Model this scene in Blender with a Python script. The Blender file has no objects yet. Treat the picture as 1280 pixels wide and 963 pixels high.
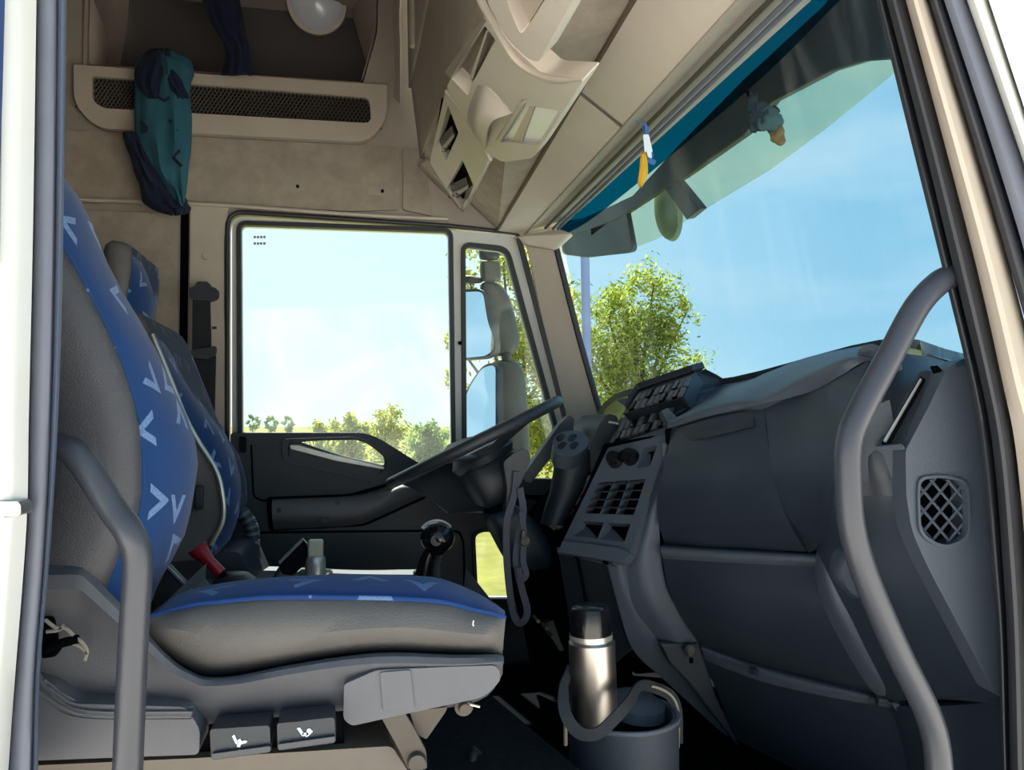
import bpy, bmesh, math, random
import numpy as np
from mathutils import Vector, Matrix
from mathutils.geometry import tessellate_polygon
random.seed(7)
SC = bpy.context.scene
COL = SC.collection
R = math.radians
# ------------------------------------------------------------------ camera
CAM = Vector((0, 0, 1.9))
F = 962.0
YAW, PITCH = R(11.7), R(2.92)
cd = bpy.data.cameras.new('camera'); cam = bpy.data.objects.new('camera', cd); COL.objects.link(cam)
cd.sensor_width = 36; cd.lens = F/1280*36; cd.clip_start = .05; cd.clip_end = 3000
cam.location = CAM; cam.rotation_euler = (math.pi/2+PITCH, 0, -YAW)
SC.camera = cam
ROT = cam.rotation_euler.to_matrix()
# ------------------------------------------------------------------ view, sky, sun
SC.view_settings.view_transform = 'Standard'
SC.view_settings.look = 'None'
SC.view_settings.gamma = 1
SC.view_settings.exposure = 0.52
SC.view_settings.use_curve_mapping = False
SC.cycles.max_bounces = 10
SC.cycles.transparent_max_bounces = 16
SC.cycles.sample_clamp_indirect = 8
W = bpy.data.worlds.new('sky'); SC.world = W; W.use_nodes = True
nt = W.node_tree; nt.nodes.clear()
def wn(t, **k):
    n = nt.nodes.new(t)
    for a, b in k.items(): setattr(n, a, b)
    return n
tc = wn('ShaderNodeTexCoord'); sx = wn('ShaderNodeSeparateXYZ'); nt.links.new(tc.outputs['Generated'], sx.inputs[0])
rp = wn('ShaderNodeValToRGB'); nt.links.new(sx.outputs['Z'], rp.inputs[0])
els = rp.color_ramp.elements
els[0].position = 0.0; els[0].color = (.60, .78, .88, 1)
els[1].position = 1.0; els[1].color = (.16, .36, .68, 1)
e = els.new(.12); e.color = (.42, .63, .78, 1)
e = els.new(.40); e.color = (.30, .55, .74, 1)
# bright haze round the sun's side of the sky
SUN_DIR = Vector((-.15, .64, 1.2)).normalized()
dp = wn('ShaderNodeVectorMath', operation='DOT_PRODUCT'); nt.links.new(tc.outputs['Generated'], dp.inputs[0]); dp.inputs[1].default_value = Vector((-.25, .95, .2)).normalized()
mr = wn('ShaderNodeMapRange'); mr.interpolation_type = 'SMOOTHSTEP'; nt.links.new(dp.outputs['Value'], mr.inputs[0])
mr.inputs[1].default_value = .62; mr.inputs[2].default_value = .98; mr.inputs[3].default_value = 0; mr.inputs[4].default_value = .75
mx = wn('ShaderNodeMixRGB'); nt.links.new(mr.outputs[0], mx.inputs[0]); nt.links.new(rp.outputs[0], mx.inputs[1]); mx.inputs[2].default_value = (.86, .93, .96, 1)
# thin cloud
mp = wn('ShaderNodeMapping'); mp.inputs['Scale'].default_value = (1.5, 1.5, 5); nt.links.new(tc.outputs['Generated'], mp.inputs[0])
nz = wn('ShaderNodeTexNoise'); nz.inputs['Scale'].default_value = 2.2; nz.inputs['Detail'].default_value = 6; nt.links.new(mp.outputs[0], nz.inputs[0])
cr_ = wn('ShaderNodeMapRange'); nt.links.new(nz.outputs[0], cr_.inputs[0]); cr_.inputs[1].default_value = .52; cr_.inputs[2].default_value = .75; cr_.inputs[4].default_value = .55
mc = wn('ShaderNodeMixRGB'); nt.links.new(cr_.outputs[0], mc.inputs[0]); nt.links.new(mx.outputs[0], mc.inputs[1]); mc.inputs[2].default_value = (.78, .82, .86, 1)
bg = wn('ShaderNodeBackground'); bg.inputs['Strength'].default_value = .95; nt.links.new(mc.outputs[0], bg.inputs[0])
wo = wn('ShaderNodeOutputWorld'); nt.links.new(bg.outputs[0], wo.inputs[0])
sd = bpy.data.lights.new('sun', 'SUN'); sd.energy = 16.5; sd.angle = R(.6); sd.color = (1, .93, .82)
so = bpy.data.objects.new('sun', sd); COL.objects.link(so); so.rotation_euler = SUN_DIR.to_track_quat('Z', 'Y').to_euler(); so.location = (0, 6, 8)

# ------------------------------------------------------------------ helpers
def ray(px, py):
    return ROT @ Vector(((px-640)/F, -(py-481.5)/F, -1))
def P(px, py, Y=None, X=None, Z=None):
    d = ray(px, py)
    t = Y/d.y if Y is not None else X/d.x if X is not None else (Z)/d.z
    return CAM + d*t
def plane(a, b, c):
    n = (b-a).cross(c-a).normalized()
    if n.dot(CAM-a) < 0: n = -n
    return (a, n)
def PL(Y): return (Vector((0, Y, 0)), Vector((0, -1, 0)))
def PP(px, py, pl):
    d = ray(px, py); return CAM + d*((pl[0]-CAM).dot(pl[1])/d.dot(pl[1]))
def V(x, y, z): return Vector((x, y, z+CAM.z))       # z measured from eye height
def rp_(pts, r=6, n=4):
    """round the corners of a pixel polygon"""
    out = []; N = len(pts)
    for i, p in enumerate(pts):
        rr = p[2] if len(p) > 2 else r
        b = Vector(p[:2]); a = Vector(pts[i-1][:2]); c = Vector(pts[(i+1) % N][:2])
        if rr <= 0: out.append(tuple(b)); continue
        da, dc = (a-b), (c-b); k = min(rr, da.length*.45, dc.length*.45)
        s, e_ = b+da.normalized()*k, b+dc.normalized()*k
        for j in range(n+1):
            t = j/n; q = s*(1-t)**2+b*2*t*(1-t)+e_*t*t; out.append((q.x, q.y))
    return out
def cr(pts, n=6, closed=False):
    pts = [Vector(p) for p in pts]; N = len(pts); out = []
    g = (lambda i: pts[i % N]) if closed else (lambda i: pts[0]*2-pts[1] if i < 0 else (pts[-1]*2-pts[-2] if i >= N else pts[i]))
    for i in range(N if closed else N-1):
        a, b, c, d = g(i-1), g(i), g(i+1), g(i+2)
        for j in range(n):
            t = j/n
            out.append(.5*((2*b)+(c-a)*t+(2*a-5*b+4*c-d)*t*t+(3*b-3*c+d-a)*t**3))
    if not closed: out.append(pts[-1])
    return out
class MB:
    def __init__(s): s.v = []; s.f = []
    def add(s, vs, fs):
        o = len(s.v); s.v += [Vector(v) for v in vs]; s.f += [tuple(i+o for i in f) for f in fs]; return s
    def grid(s, rows, cu=False, cv=False):
        nr, nc = len(rows), len(rows[0]); fs = []
        for i in range(nr if cv else nr-1):
            for j in range(nc if cu else nc-1):
                fs.append((i*nc+j, i*nc+(j+1) % nc, ((i+1) % nr)*nc+(j+1) % nc, ((i+1) % nr)*nc+j))
        return s.add([v for r in rows for v in r], fs)
    def loft(s, rings):
        n = len(rings[0]); s.grid(rings, cu=True); o = len(s.v)-n*len(rings)
        s.f.append(tuple(o+i for i in reversed(range(n)))); s.f.append(tuple(o+n*(len(rings)-1)+i for i in range(n))); return s
    def tube(s, pts, r, seg=12, closed=False, flat=None):
        """flat=(a,b) ellipse radii; r number or list"""
        pts = [Vector(p) for p in pts]; N = len(pts); rings = []; up = None
        for i, p in enumerate(pts):
            t = (pts[(i+1) % N]-pts[i-1]) if closed else (pts[min(i+1, N-1)]-pts[max(i-1, 0)])
            t.normalize()
            if up is None:
                up = Vector((0, 0, 1)) if abs(t.z) < .9 else Vector((1, 0, 0))
            up = (up-t*up.dot(t)).normalized(); sd_ = t.cross(up)
            rr = r[i] if isinstance(r, (list, tuple)) else r
            a, b = flat if flat else (rr, rr)
            rings.append([p+up*math.cos(k*2*math.pi/seg)*a+sd_*math.sin(k*2*math.pi/seg)*b for k in range(seg)])
        if closed: return s.grid(rings, cu=True, cv=True)
        return s.loft(rings)
    def box(s, c, sz, M=None):
        c = Vector(c); vs = []
        for x in (-.5, .5):
            for y in (-.5, .5):
                for z in (-.5, .5):
                    v = Vector((x*sz[0], y*sz[1], z*sz[2])); vs.append(c+(M@v if M else v))
        return s.add(vs, [(0, 1, 3, 2), (4, 6, 7, 5), (0, 4, 5, 1), (2, 3, 7, 6), (0, 2, 6, 4), (1, 5, 7, 3)])
    def lathe(s, o, prof, axis=Vector((0, 0, 1)), seg=32):
        o = Vector(o); axis = Vector(axis).normalized(); u = axis.orthogonal().normalized(); w = axis.cross(u)
        return s.loft([[o+axis*h+(u*math.cos(k*2*math.pi/seg)+w*math.sin(k*2*math.pi/seg))*max(r, 1e-4) for k in range(seg)] for r, h in prof])
    def plate(s, outer, holes, vec):
        """outer, holes = lists of 3-D points; extruded by vec"""
        loops = [outer]+list(holes); allp = [Vector(p) for l in loops for p in l]; n = len(allp)
        tris = tessellate_polygon([[Vector(p) for p in l] for l in loops])
        fs = [tuple(t) for t in tris]; b = [tuple(n+i for i in reversed(t)) for t in fs]; side = []; o = 0
        for l in loops:
            m = len(l)
            for i in range(m): side.append((o+i, o+(i+1) % m, n+o+(i+1) % m, n+o+i))
            o += m
        return s.add(allp+[p+vec for p in allp], fs+b+side)
    def build(s, name, mat, parent=None, smooth=True, bevel=0, seg=2, sub=0, solid=0, kind=None, angle=38):
        me = bpy.data.meshes.new(name); me.from_pydata([tuple(v) for v in s.v], [], s.f); me.validate()
        bm = bmesh.new(); bm.from_mesh(me); bmesh.ops.remove_doubles(bm, verts=bm.verts, dist=1e-5)
        bmesh.ops.recalc_face_normals(bm, faces=bm.faces); bm.to_mesh(me); bm.free()
        o = bpy.data.objects.new(name, me); COL.objects.link(o); me.materials.append(mat)
        if smooth:
            for p in me.polygons: p.use_smooth = True
            me.set_sharp_from_angle(angle=R(angle))
        if parent is not None:
            o.parent = parent; o.matrix_parent_inverse = Matrix.Translation(-parent_world(parent))
        if solid:
            m = o.modifiers.new('solid', 'SOLIDIFY'); m.thickness = solid; m.offset = 0
        if bevel:
            m = o.modifiers.new('bevel', 'BEVEL'); m.width = bevel; m.segments = seg; m.limit_method = 'ANGLE'; m.angle_limit = R(35)
        if sub:
            m = o.modifiers.new('sub', 'SUBSURF'); m.levels = sub; m.render_levels = sub
        if kind: o['kind'] = kind
        return o
def parent_world(p):
    v = Vector(p.location)
    return v
def empty(name, loc, label, cat, group=None, kind=None):
    o = bpy.data.objects.new(name, None); COL.objects.link(o); o.location = loc; o.empty_display_size = .05
    return tag(o, label, cat, group, kind)
def tag(o, label=None, cat=None, group=None, kind=None):
    if label: o['label'] = label
    if cat: o['category'] = cat
    if group: o['group'] = group
    if kind: o['kind'] = kind
    return o
def slab(name, outer, pl, th, mat, parent=None, holes=(), bevel=0, off=0, r=0, smooth=True, kind=None):
    """pixel polygon on plane pl, lifted off*normal towards the eye, th thick away from it"""
    pl = (pl[0]+pl[1]*off, pl[1])
    if r: outer = rp_(outer, r)
    m = MB().plate([PP(x, y, pl) for x, y in [q[:2] for q in outer]], [[PP(q[0], q[1], pl) for q in h] for h in holes], -pl[1]*th)
    return m.build(name, mat, parent, smooth=smooth, bevel=bevel, kind=kind)
def mslab(m, outer, pl, th, off=0, holes=()):
    pl = (pl[0]+pl[1]*off, pl[1])
    m.plate([PP(q[0], q[1], pl) for q in outer], [[PP(q[0], q[1], pl) for q in h] for h in holes], -pl[1]*th); return m
def poly3(name, pts, mat, parent=None, th=.01, vec=None, bevel=0, kind=None):
    """non-planar pixel polygon, each vertex (px,py,Y)"""
    v = [P(a, b, Y=c) for a, b, c in pts]
    if vec is None:
        n = Vector((0, 0, 0))
        for i in range(len(v)): n += (v[i]-v[0]).cross(v[(i+1) % len(v)]-v[0])
        n.normalize()
        if n.dot(CAM-v[0]) < 0: n = -n
        vec = -n*th
    return MB().plate(v, [], vec).build(name, mat, parent, bevel=bevel, kind=kind)
def patch(name, rows, mat, parent=None, nu=5, nv=5, th=.012, kind=None, bevel=0):
    """smooth sheet through control rows of (px,py,Y) or Vectors"""
    rows = [[q if isinstance(q, Vector) else P(q[0], q[1], Y=q[2]) for q in r] for r in rows]
    rows = [cr(r, nu) if nu > 1 else r for r in rows]
    if nv > 1:
        cols = [cr([r[j] for r in rows], nv) for j in range(len(rows[0]))]
        rows = [[c[i] for c in cols] for i in range(len(cols[0]))]
    nr, nc = len(rows), len(rows[0]); back = []
    for i in range(nr):
        b = []
        for j in range(nc):
            du = rows[i][min(j+1, nc-1)]-rows[i][max(j-1, 0)]; dv = rows[min(i+1, nr-1)][j]-rows[max(i-1, 0)][j]
            n = du.cross(dv); n = n.normalized() if n.length > 1e-9 else Vector((0, -1, 0))
            if n.dot(CAM-rows[i][j]) < 0: n = -n
            b.append(rows[i][j]-n*th)
        back.append(b)
    m = MB(); m.grid(rows); m.grid(back)
    rim = [rows[0][j] for j in range(nc)]+[rows[i][-1] for i in range(1, nr)]+[rows[-1][j] for j in range(nc-2, -1, -1)]+[rows[i][0] for i in range(nr-2, 0, -1)]
    rim2 = [back[0][j] for j in range(nc)]+[back[i][-1] for i in range(1, nr)]+[back[-1][j] for j in range(nc-2, -1, -1)]+[back[i][0] for i in range(nr-2, 0, -1)]
    m.grid([rim, rim2], cu=True)
    return m.build(name, mat, parent, kind=kind, bevel=bevel)
def strip(name, L, Rr, Y, mat, parent=None, bulge=.01, th=.03, n=6, kind=None, power=1.0):
    """band between two pixel polylines, rounded towards the eye"""
    L = cr([(*p, 0) for p in L], 5); Rr = cr([(*p, 0) for p in Rr], 5); rows = []
    m = MB(); rings = []
    for a, b in zip(L, Rr):
        ring = []
        for k in range(n+1):
            t = k/n; yy = Y-bulge*math.sin(math.pi*t)**power
            ring.append(P(a.x+(b.x-a.x)*t, a.y+(b.y-a.y)*t, Y=yy))
        ring += [P(b.x, b.y, Y=Y+th), P(a.x, a.y, Y=Y+th)]
        rings.append(ring)
    m.loft(rings); return m.build(name, mat, parent, kind=kind)
def dup(o, parent=None, delta=Vector((0, 0, 0)), loc=None):
    c = o.copy(); COL.objects.link(c)
    if parent is not None: c.parent = parent
    if loc is not None: c.location = loc
    return c
# ------------------------------------------------------------------ materials
def srgb(h):
    h = h.lstrip('#'); c = [int(h[i:i+2], 16)/255 for i in (0, 2, 4)]
    return tuple((x/12.92 if x <= .04045 else ((x+.055)/1.055)**2.4) for x in c)+(1,)
def mat(name, col, rough=.5, metal=0, spec=.5, bump=0, bscale=200, var=0, vscale=8, coat=0, sheen=0):
    m = bpy.data.materials.new(name); m.use_nodes = True; t = m.node_tree; b = t.nodes['Principled BSDF']
    if isinstance(col, str): col = srgb(col)
    b.inputs['Base Color'].default_value = col; b.inputs['Roughness'].default_value = rough; b.inputs['Metallic'].default_value = metal
    b.inputs['Specular IOR Level'].default_value = spec; b.inputs['Coat Weight'].default_value = coat; b.inputs['Sheen Weight'].default_value = sheen
    tcn = t.nodes.new('ShaderNodeTexCoord')
    if bump:
        n = t.nodes.new('ShaderNodeTexNoise'); n.inputs['Scale'].default_value = bscale; n.inputs['Detail'].default_value = 3; t.links.new(tcn.outputs['Object'], n.inputs[0])
        bp = t.nodes.new('ShaderNodeBump'); bp.inputs['Strength'].default_value = bump; bp.inputs['Distance'].default_value = .002
        t.links.new(n.outputs[0], bp.inputs['Height']); t.links.new(bp.outputs[0], b.inputs['Normal'])
    if var:
        n = t.nodes.new('ShaderNodeTexNoise'); n.inputs['Scale'].default_value = vscale; n.inputs['Detail'].default_value = 5; n.inputs['Roughness'].default_value = .65; t.links.new(tcn.outputs['Object'], n.inputs[0])
        r = t.nodes.new('ShaderNodeMapRange'); r.inputs[1].default_value = .3; r.inputs[2].default_value = .7; r.inputs[3].default_value = 1-var; r.inputs[4].default_value = 1+var
        t.links.new(n.outputs[0], r.inputs[0])
        mm = t.nodes.new('ShaderNodeVectorMath'); mm.operation = 'SCALE'; mm.inputs[0].default_value = col[:3]; t.links.new(r.outputs[0], mm.inputs['Scale']); t.links.new(mm.outputs[0], b.inputs['Base Color'])
    return m
def glass(name, tint, gloss=.6, dirt=0, dcol=(.8, .85, .85, 1), smear=False, rough=.0):
    m = bpy.data.materials.new(name); m.use_nodes = True; t = m.node_tree; t.nodes.clear()
    o = t.nodes.new('ShaderNodeOutputMaterial'); tr = t.nodes.new('ShaderNodeBsdfTransparent'); tr.inputs[0].default_value = (*tint, 1)
    gl = t.nodes.new('ShaderNodeBsdfGlossy'); gl.inputs['Roughness'].default_value = rough; gl.inputs[0].default_value = (gloss,)*3+(1,)
    fr = t.nodes.new('ShaderNodeFresnel'); fr.inputs[0].default_value = 1.45; mx_ = t.nodes.new('ShaderNodeMixShader')
    fm = t.nodes.new('ShaderNodeMath'); fm.operation = 'MULTIPLY'; fm.inputs[1].default_value = gloss; t.links.new(fr.outputs[0], fm.inputs[0])
    t.links.new(fm.outputs[0], mx_.inputs[0]); t.links.new(tr.outputs[0], mx_.inputs[1]); t.links.new(gl.outputs[0], mx_.inputs[2])
    last = mx_
    if dirt:
        df = t.nodes.new('ShaderNodeBsdfTranslucent'); df.inputs[0].default_value = dcol
        tcn = t.nodes.new('ShaderNodeTexCoord'); mpn = t.nodes.new('ShaderNodeMapping'); t.links.new(tcn.outputs['Object'], mpn.inputs[0])
        n = t.nodes.new('ShaderNodeTexNoise'); n.inputs['Scale'].default_value = 2.2; n.inputs['Detail'].default_value = 6; n.inputs['Distortion'].default_value = 1.2; t.links.new(mpn.outputs[0], n.inputs[0])
        if smear: mpn.inputs['Scale'].default_value = (1, 3.2, .8); mpn.inputs['Rotation'].default_value = (.5, 0, 0)
        r = t.nodes.new('ShaderNodeMapRange'); r.inputs[1].default_value = .5; r.inputs[2].default_value = .75; r.inputs[3].default_value = dirt*.12; r.inputs[4].default_value = dirt; t.links.new(n.outputs[0], r.inputs[0])
        m2 = t.nodes.new('ShaderNodeMixShader'); t.links.new(r.outputs[0], m2.inputs[0]); t.links.new(last.outputs[0], m2.inputs[1]); t.links.new(df.outputs[0], m2.inputs[2]); last = m2
    t.links.new(last.outputs[0], o.inputs[0]); return m
def fabric_v(name, base, mark, cell=.085, size=1.0, kind='side', dark=None):
    """woven blue cloth printed with scattered V strokes"""
    m = mat(name, base, rough=.92, spec=.2, bump=.35, bscale=900, sheen=.15); t = m.node_tree; b = t.nodes['Principled BSDF']
    def M(op, a, c=None):
        n = t.nodes.new('ShaderNodeMath'); n.operation = op
        for i, q in enumerate((a, c)):
            if q is None: continue
            if isinstance(q, (int, float)): n.inputs[i].default_value = q
            else: t.links.new(q, n.inputs[i])
        return n.outputs[0]
    tcn = t.nodes.new('ShaderNodeTexCoord'); s = t.nodes.new('ShaderNodeSeparateXYZ'); t.links.new(tcn.outputs['Object'], s.inputs[0])
    if kind == 'side': u, v = M('ADD', s.outputs[0], s.outputs[1]), s.outputs[2]
    else: u, v = s.outputs[0], M('SUBTRACT', s.outputs[1], s.outputs[2])
    u = M('DIVIDE', u, cell); v = M('DIVIDE', v, cell)
    cb = t.nodes.new('ShaderNodeCombineXYZ'); t.links.new(u, cb.inputs[0]); t.links.new(v, cb.inputs[1])
    vo = t.nodes.new('ShaderNodeTexVoronoi'); vo.voronoi_dimensions = '2D'; vo.inputs['Scale'].default_value = 1; vo.inputs['Randomness'].default_value = .55; t.links.new(cb.outputs[0], vo.inputs['Vector'])
    df = t.nodes.new('ShaderNodeVectorMath'); df.operation = 'SUBTRACT'; t.links.new(cb.outputs[0], df.inputs[0]); t.links.new(vo.outputs['Position'], df.inputs[1])
    sc = t.nodes.new('ShaderNodeSeparateColor'); t.links.new(vo.outputs['Color'], sc.inputs[0])
    ang = M('MULTIPLY', sc.outputs[0], 6.283)
    ro = t.nodes.new('ShaderNodeVectorRotate'); ro.rotation_type = 'Z_AXIS'; t.links.new(df.outputs[0], ro.inputs[0]); t.links.new(ang, ro.inputs['Angle'])
    q = t.nodes.new('ShaderNodeSeparateXYZ'); t.links.new(ro.outputs[0], q.inputs[0])
    au = M('ABSOLUTE', q.outputs[0]); vv = q.outputs[1]
    au = M('MULTIPLY', au, 1.25); vv = M('MULTIPLY', vv, 1.25)
    d = M('ABSOLUTE', M('SUBTRACT', vv, M('SUBTRACT', M('MULTIPLY', au, 1.7), .2)))
    a1 = M('LESS_THAN', d, .17*size); a2 = M('LESS_THAN', vv, .24); k = M('MULTIPLY', a1, a2)
    n2 = t.nodes.new('ShaderNodeTexNoise'); n2.inputs['Scale'].default_value = 300; t.links.new(tcn.outputs['Object'], n2.inputs[0])
    k = M('MULTIPLY', k, M('ADD', n2.outputs[0], .2))
    mx_ = t.nodes.new('ShaderNodeMixRGB'); t.links.new(k, mx_.inputs[0]); mx_.inputs[1].default_value = base if not isinstance(base, str) else srgb(base); mx_.inputs[2].default_value = srgb(mark)
    t.links.new(mx_.outputs[0], b.inputs['Base Color']); return m
M_ = {}
M_['white'] = mat('white_paint', '#c6c6c0', .28, coat=.5, var=.03, vscale=4)
M_['cream'] = mat('cream_moulding', '#b5a999', .45, bump=.15, var=.06)
M_['beige'] = mat('beige_trim', '#9b9084', .6, bump=.3, bscale=400, var=.07)
M_['felt'] = mat('beige_felt', '#9f9385', .95, spec=.1, bump=.8, bscale=700, var=.16, vscale=14)
M_['vinyl_beige'] = mat('console_beige', '#c2b8ab', .42, bump=.2, bscale=500, var=.05)
M_['black'] = mat('black_plastic', '#292d33', .42, bump=.35, bscale=700, var=.08)
M_['black_gloss'] = mat('black_gloss', '#101114', .18)
M_['dash'] = mat('dash_plastic', '#2a323b', .33, bump=.4, bscale=900, var=.06)
M_['dash_lt'] = mat('dash_grey_plastic', '#49515b', .48, bump=.4, bscale=900, var=.05)
M_['grey'] = mat('seat_grey_plastic', '#5d5d61', .5, bump=.35, bscale=600, var=.05)
M_['rail'] = mat('rail_grey', '#3a3c43', .38, bump=.15, bscale=400)
M_['vinyl'] = mat('seat_vinyl', '#5e5b58', .55, bump=.7, bscale=450, var=.08)
M_['rubber'] = mat('rubber_seal', '#26272c', .5, var=.12, vscale=12)
M_['rubber_grey'] = mat('rubber_grey', '#60636f', .5, var=.08, vscale=6)
M_['carpet'] = mat('dark_carpet', '#232529', .98, spec=.1, bump=1, bscale=350, var=.3, vscale=60)
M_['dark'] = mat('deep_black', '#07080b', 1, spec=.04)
M_['chrome'] = mat('brushed_steel', '#b9b4ac', .36, metal=1, bump=.05)
M_['steel'] = mat('dull_steel', '#4e4840', .5, metal=.3, var=.15)
M_['satin'] = mat('satin_silver', '#b9b7ae', .3, metal=.6)
M_['red'] = mat('red_plastic', '#b3202c', .35)
M_['fab'] = fabric_v('blue_seat_cloth', '#1a3a68', '#7590b8', .098, .8)
M_['fabtop'] = fabric_v('blue_cushion_cloth', '#1a3f78', '#6c8ab4', .11, .8, kind='top')
M_['curtain'] = mat('teal_curtain_cloth', '#205260', .9, bump=.5, bscale=300, var=.15, vscale=12)
M_['navy'] = mat('navy_cloth', '#0c1730', .9, bump=.5, bscale=300, var=.25, vscale=20)
M_['web'] = mat('seat_belt_webbing', '#15171c', .7, bump=.4, bscale=500)
M_['strap'] = mat('lanyard_grey', '#4a4b55', .8, bump=.4, bscale=400)
M_['bag'] = mat('bag_nylon', '#353c44', .62, bump=.4, bscale=300, var=.08)
M_['bagstrap'] = mat('bag_strap', '#24282e', .75, bump=.4, bscale=400)
M_['pipe'] = mat('tan_piping', '#8d8371', .7)
M_['windshield'] = glass('windshield_glass', (.58, .81, .89), .10, dirt=.07, smear=True)
M_['sideglass'] = glass('door_glass', (.88, .95, .95), .15, dirt=.06)
M_['bluefilm'] = glass('blue_tint_film', (.0, .14, .27), .1, dirt=.05, dcol=(.02, .22, .4, 1))
M_['visor'] = glass('smoked_visor', (.92, .92, .76), .12, dirt=.12, dcol=(.5, .6, .5, 1))
M_['mirror'] = mat('mirror_glass', '#e8eef2', .02, metal=1)
M_['mirror_sh'] = mat('mirror_housing', '#3a3836', .5, bump=.2)
M_['lens'] = mat('lamp_lens', '#d9dce2', .25, coat=.6)
M_['teal'] = mat('teal_plush', '#0c2128', .9, bump=.5)
M_['tan'] = mat('tan_plush', '#5e5030', .9, bump=.5)
M_['ochre'] = mat('ochre_tassel', '#c79a2c', .9, bump=.6, bscale=200)
M_['blue_tag'] = mat('blue_tag', '#2f5c96', .6)
M_['white_tag'] = mat('white_tag', '#c9d6e0', .6)
M_['icon'] = mat('white_print', '#dfe9f2', .5)
M_['vinyl_dk'] = mat('backrest_vinyl', '#47474b', .5, bump=.7, bscale=450, var=.06)
M_['grass'] = mat('dry_grass', '#625f2c', .95, spec=.1, var=.3, vscale=1.5)
M_['concrete'] = mat('pale_bounce_ground', '#dad6d0', .95, spec=.1, var=.12, vscale=1.2)
M_['pole'] = mat('lilac_pole', '#8f8fb5', .5)
M_['bark'] = mat('bark', '#4a4034', .9, bump=.6, bscale=60)
def leafmat(name, a, b_):
    m = bpy.data.materials.new(name); m.use_nodes = True; t = m.node_tree; t.nodes.clear()
    o = t.nodes.new('ShaderNodeOutputMaterial'); g = t.nodes.new('ShaderNodeNewGeometry'); rpn = t.nodes.new('ShaderNodeValToRGB')
    rpn.color_ramp.elements[0].color = srgb(a); rpn.color_ramp.elements[1].color = srgb(b_); t.links.new(g.outputs['Random Per Island'], rpn.inputs[0])
    d = t.nodes.new('ShaderNodeBsdfDiffuse'); tl = t.nodes.new('ShaderNodeBsdfTranslucent'); mx_ = t.nodes.new('ShaderNodeMixShader'); mx_.inputs[0].default_value = .6
    for q in (d, tl): t.links.new(rpn.outputs[0], q.inputs[0])
    t.links.new(d.outputs[0], mx_.inputs[1]); t.links.new(tl.outputs[0], mx_.inputs[2]); t.links.new(mx_.outputs[0], o.inputs[0]); return m
M_['leaf'] = leafmat('yellow_green_leaves', '#71832a', '#d8cf58')
M_['leaf2'] = leafmat('green_leaves', '#5f7f4c', '#a5b468')
# ================================================================== THE SETTING
def struct(o): o['kind'] = 'structure'; return o
# ground: yard by the truck, whitened to bounce sun into the cab, dry grass field beyond
g = MB().grid([[Vector((x, y, 0)) for x in (-60, -20, 0, 20, 60)] for y in (-60, -20, 0, 4.2)]).build('ground', M_['concrete']); struct(g)
g = MB().grid([[Vector((x, y, 0)) for x in (-400, -100, 0, 100, 400)] for y in (4.2, 30, 100, 600)]).build('field', M_['grass']); struct(g)
YW = 2.92
FL = -.88        # footwell floor, measured from eye height
# far side wall with the door opening and the recess over the bunk
wl = slab('wall_left', rp_([(-60, -260, 0), (760, -260, 0), (700, 285, 0), (668, 300, 8), (640, 289, 8), (286, 267, 20), (286, 1100, 0), (-60, 1100, 0)]), PL(YW), .05, M_['beige'],
          holes=[rp_([(112, -120), (112, 82), (452, 104), (470, 40), (474, -120)], 8)]); struct(wl)
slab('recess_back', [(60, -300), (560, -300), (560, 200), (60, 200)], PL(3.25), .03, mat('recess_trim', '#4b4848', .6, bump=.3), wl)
for q, n in (([(112, -120), (112, 82)], 'recess_side'), ([(452, 104), (470, 40), (474, -120)], 'recess_side'), ([(112, 82), (452, 104)], 'recess_ledge')):
    a = [PP(x, y, PL(YW)) for x, y in q]; MB().grid([a, [p+Vector((0, .33, 0)) for p in a]]).build(n, M_['beige'], wl, solid=.01)
slab('lower_wall', [(730, 600), (1100, 600), (1100, 1100), (730, 1100)], PL(YW), .05, M_['dark'], wl)
# moulded swells inside the recess
patch('recess_moulding', [[(455, -80, 3.2), (440, 0, 3.18), (452, 60, 3.15), (470, 108, 3.1)], [(480, -80, 3.0), (462, 0, 3.0), (468, 60, 3.0), (476, 108, 2.97)], [(515, -80, 2.9), (500, 0, 2.9), (500, 60, 2.9), (500, 130, 2.9)]], M_['beige'], wl)
patch('recess_moulding', [[(112, -80, 2.9), (110, 20, 2.9), (108, 84, 2.9)], [(140, -80, 3.05), (136, 20, 3.1), (132, 84, 3.1)], [(165, -80, 3.2), (160, 20, 3.2), (150, 84, 3.2)]], M_['beige'], wl)
# felt panel over the door, with its seams and two fixing plates
PLF = PL(2.905)
slab('felt_panel', rp_([(78, 162), (498, 184), (499, 262), (440, 264), (300, 258), (78, 249)], 3), PLF, .02, M_['felt'], wl, bevel=.004)
slab('felt_panel', rp_([(82, 262), (222, 266), (222, 560), (82, 560)], 8), PLF, .02, M_['felt'], wl, bevel=.006)
slab('felt_panel', rp_([(504, 184), (530, 186), (540, 270), (504, 262)], 3), PLF, .02, M_['felt'], wl, bevel=.004)
slab('pillar_panel', rp_([(238, 254), (286, 257), (280, 300), (280, 700), (234, 700)], 3), PL(2.90), .02, M_['cream'], wl, bevel=.004)
slab('pillar_gap', [(226, 262), (236, 262), (232, 600), (222, 600)], PL(2.915), .01, M_['dark'], wl)
for x, y in ((367, 233), (473, 239)):
    s = slab('fixing_plate', rp_([(x-13, y-6), (x+14, y-5), (x+14, y+6), (x-13, y+5)], 1), PL(2.903), .006, M_['beige'], wl, bevel=.001)
    MB().lathe(P(x+5, y, Y=2.900), [(0, -.004), (.006, -.004), (.006, .004), (0, .004)], (0, 1, 0), 12).build('screw', M_['dark'], s)
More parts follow.
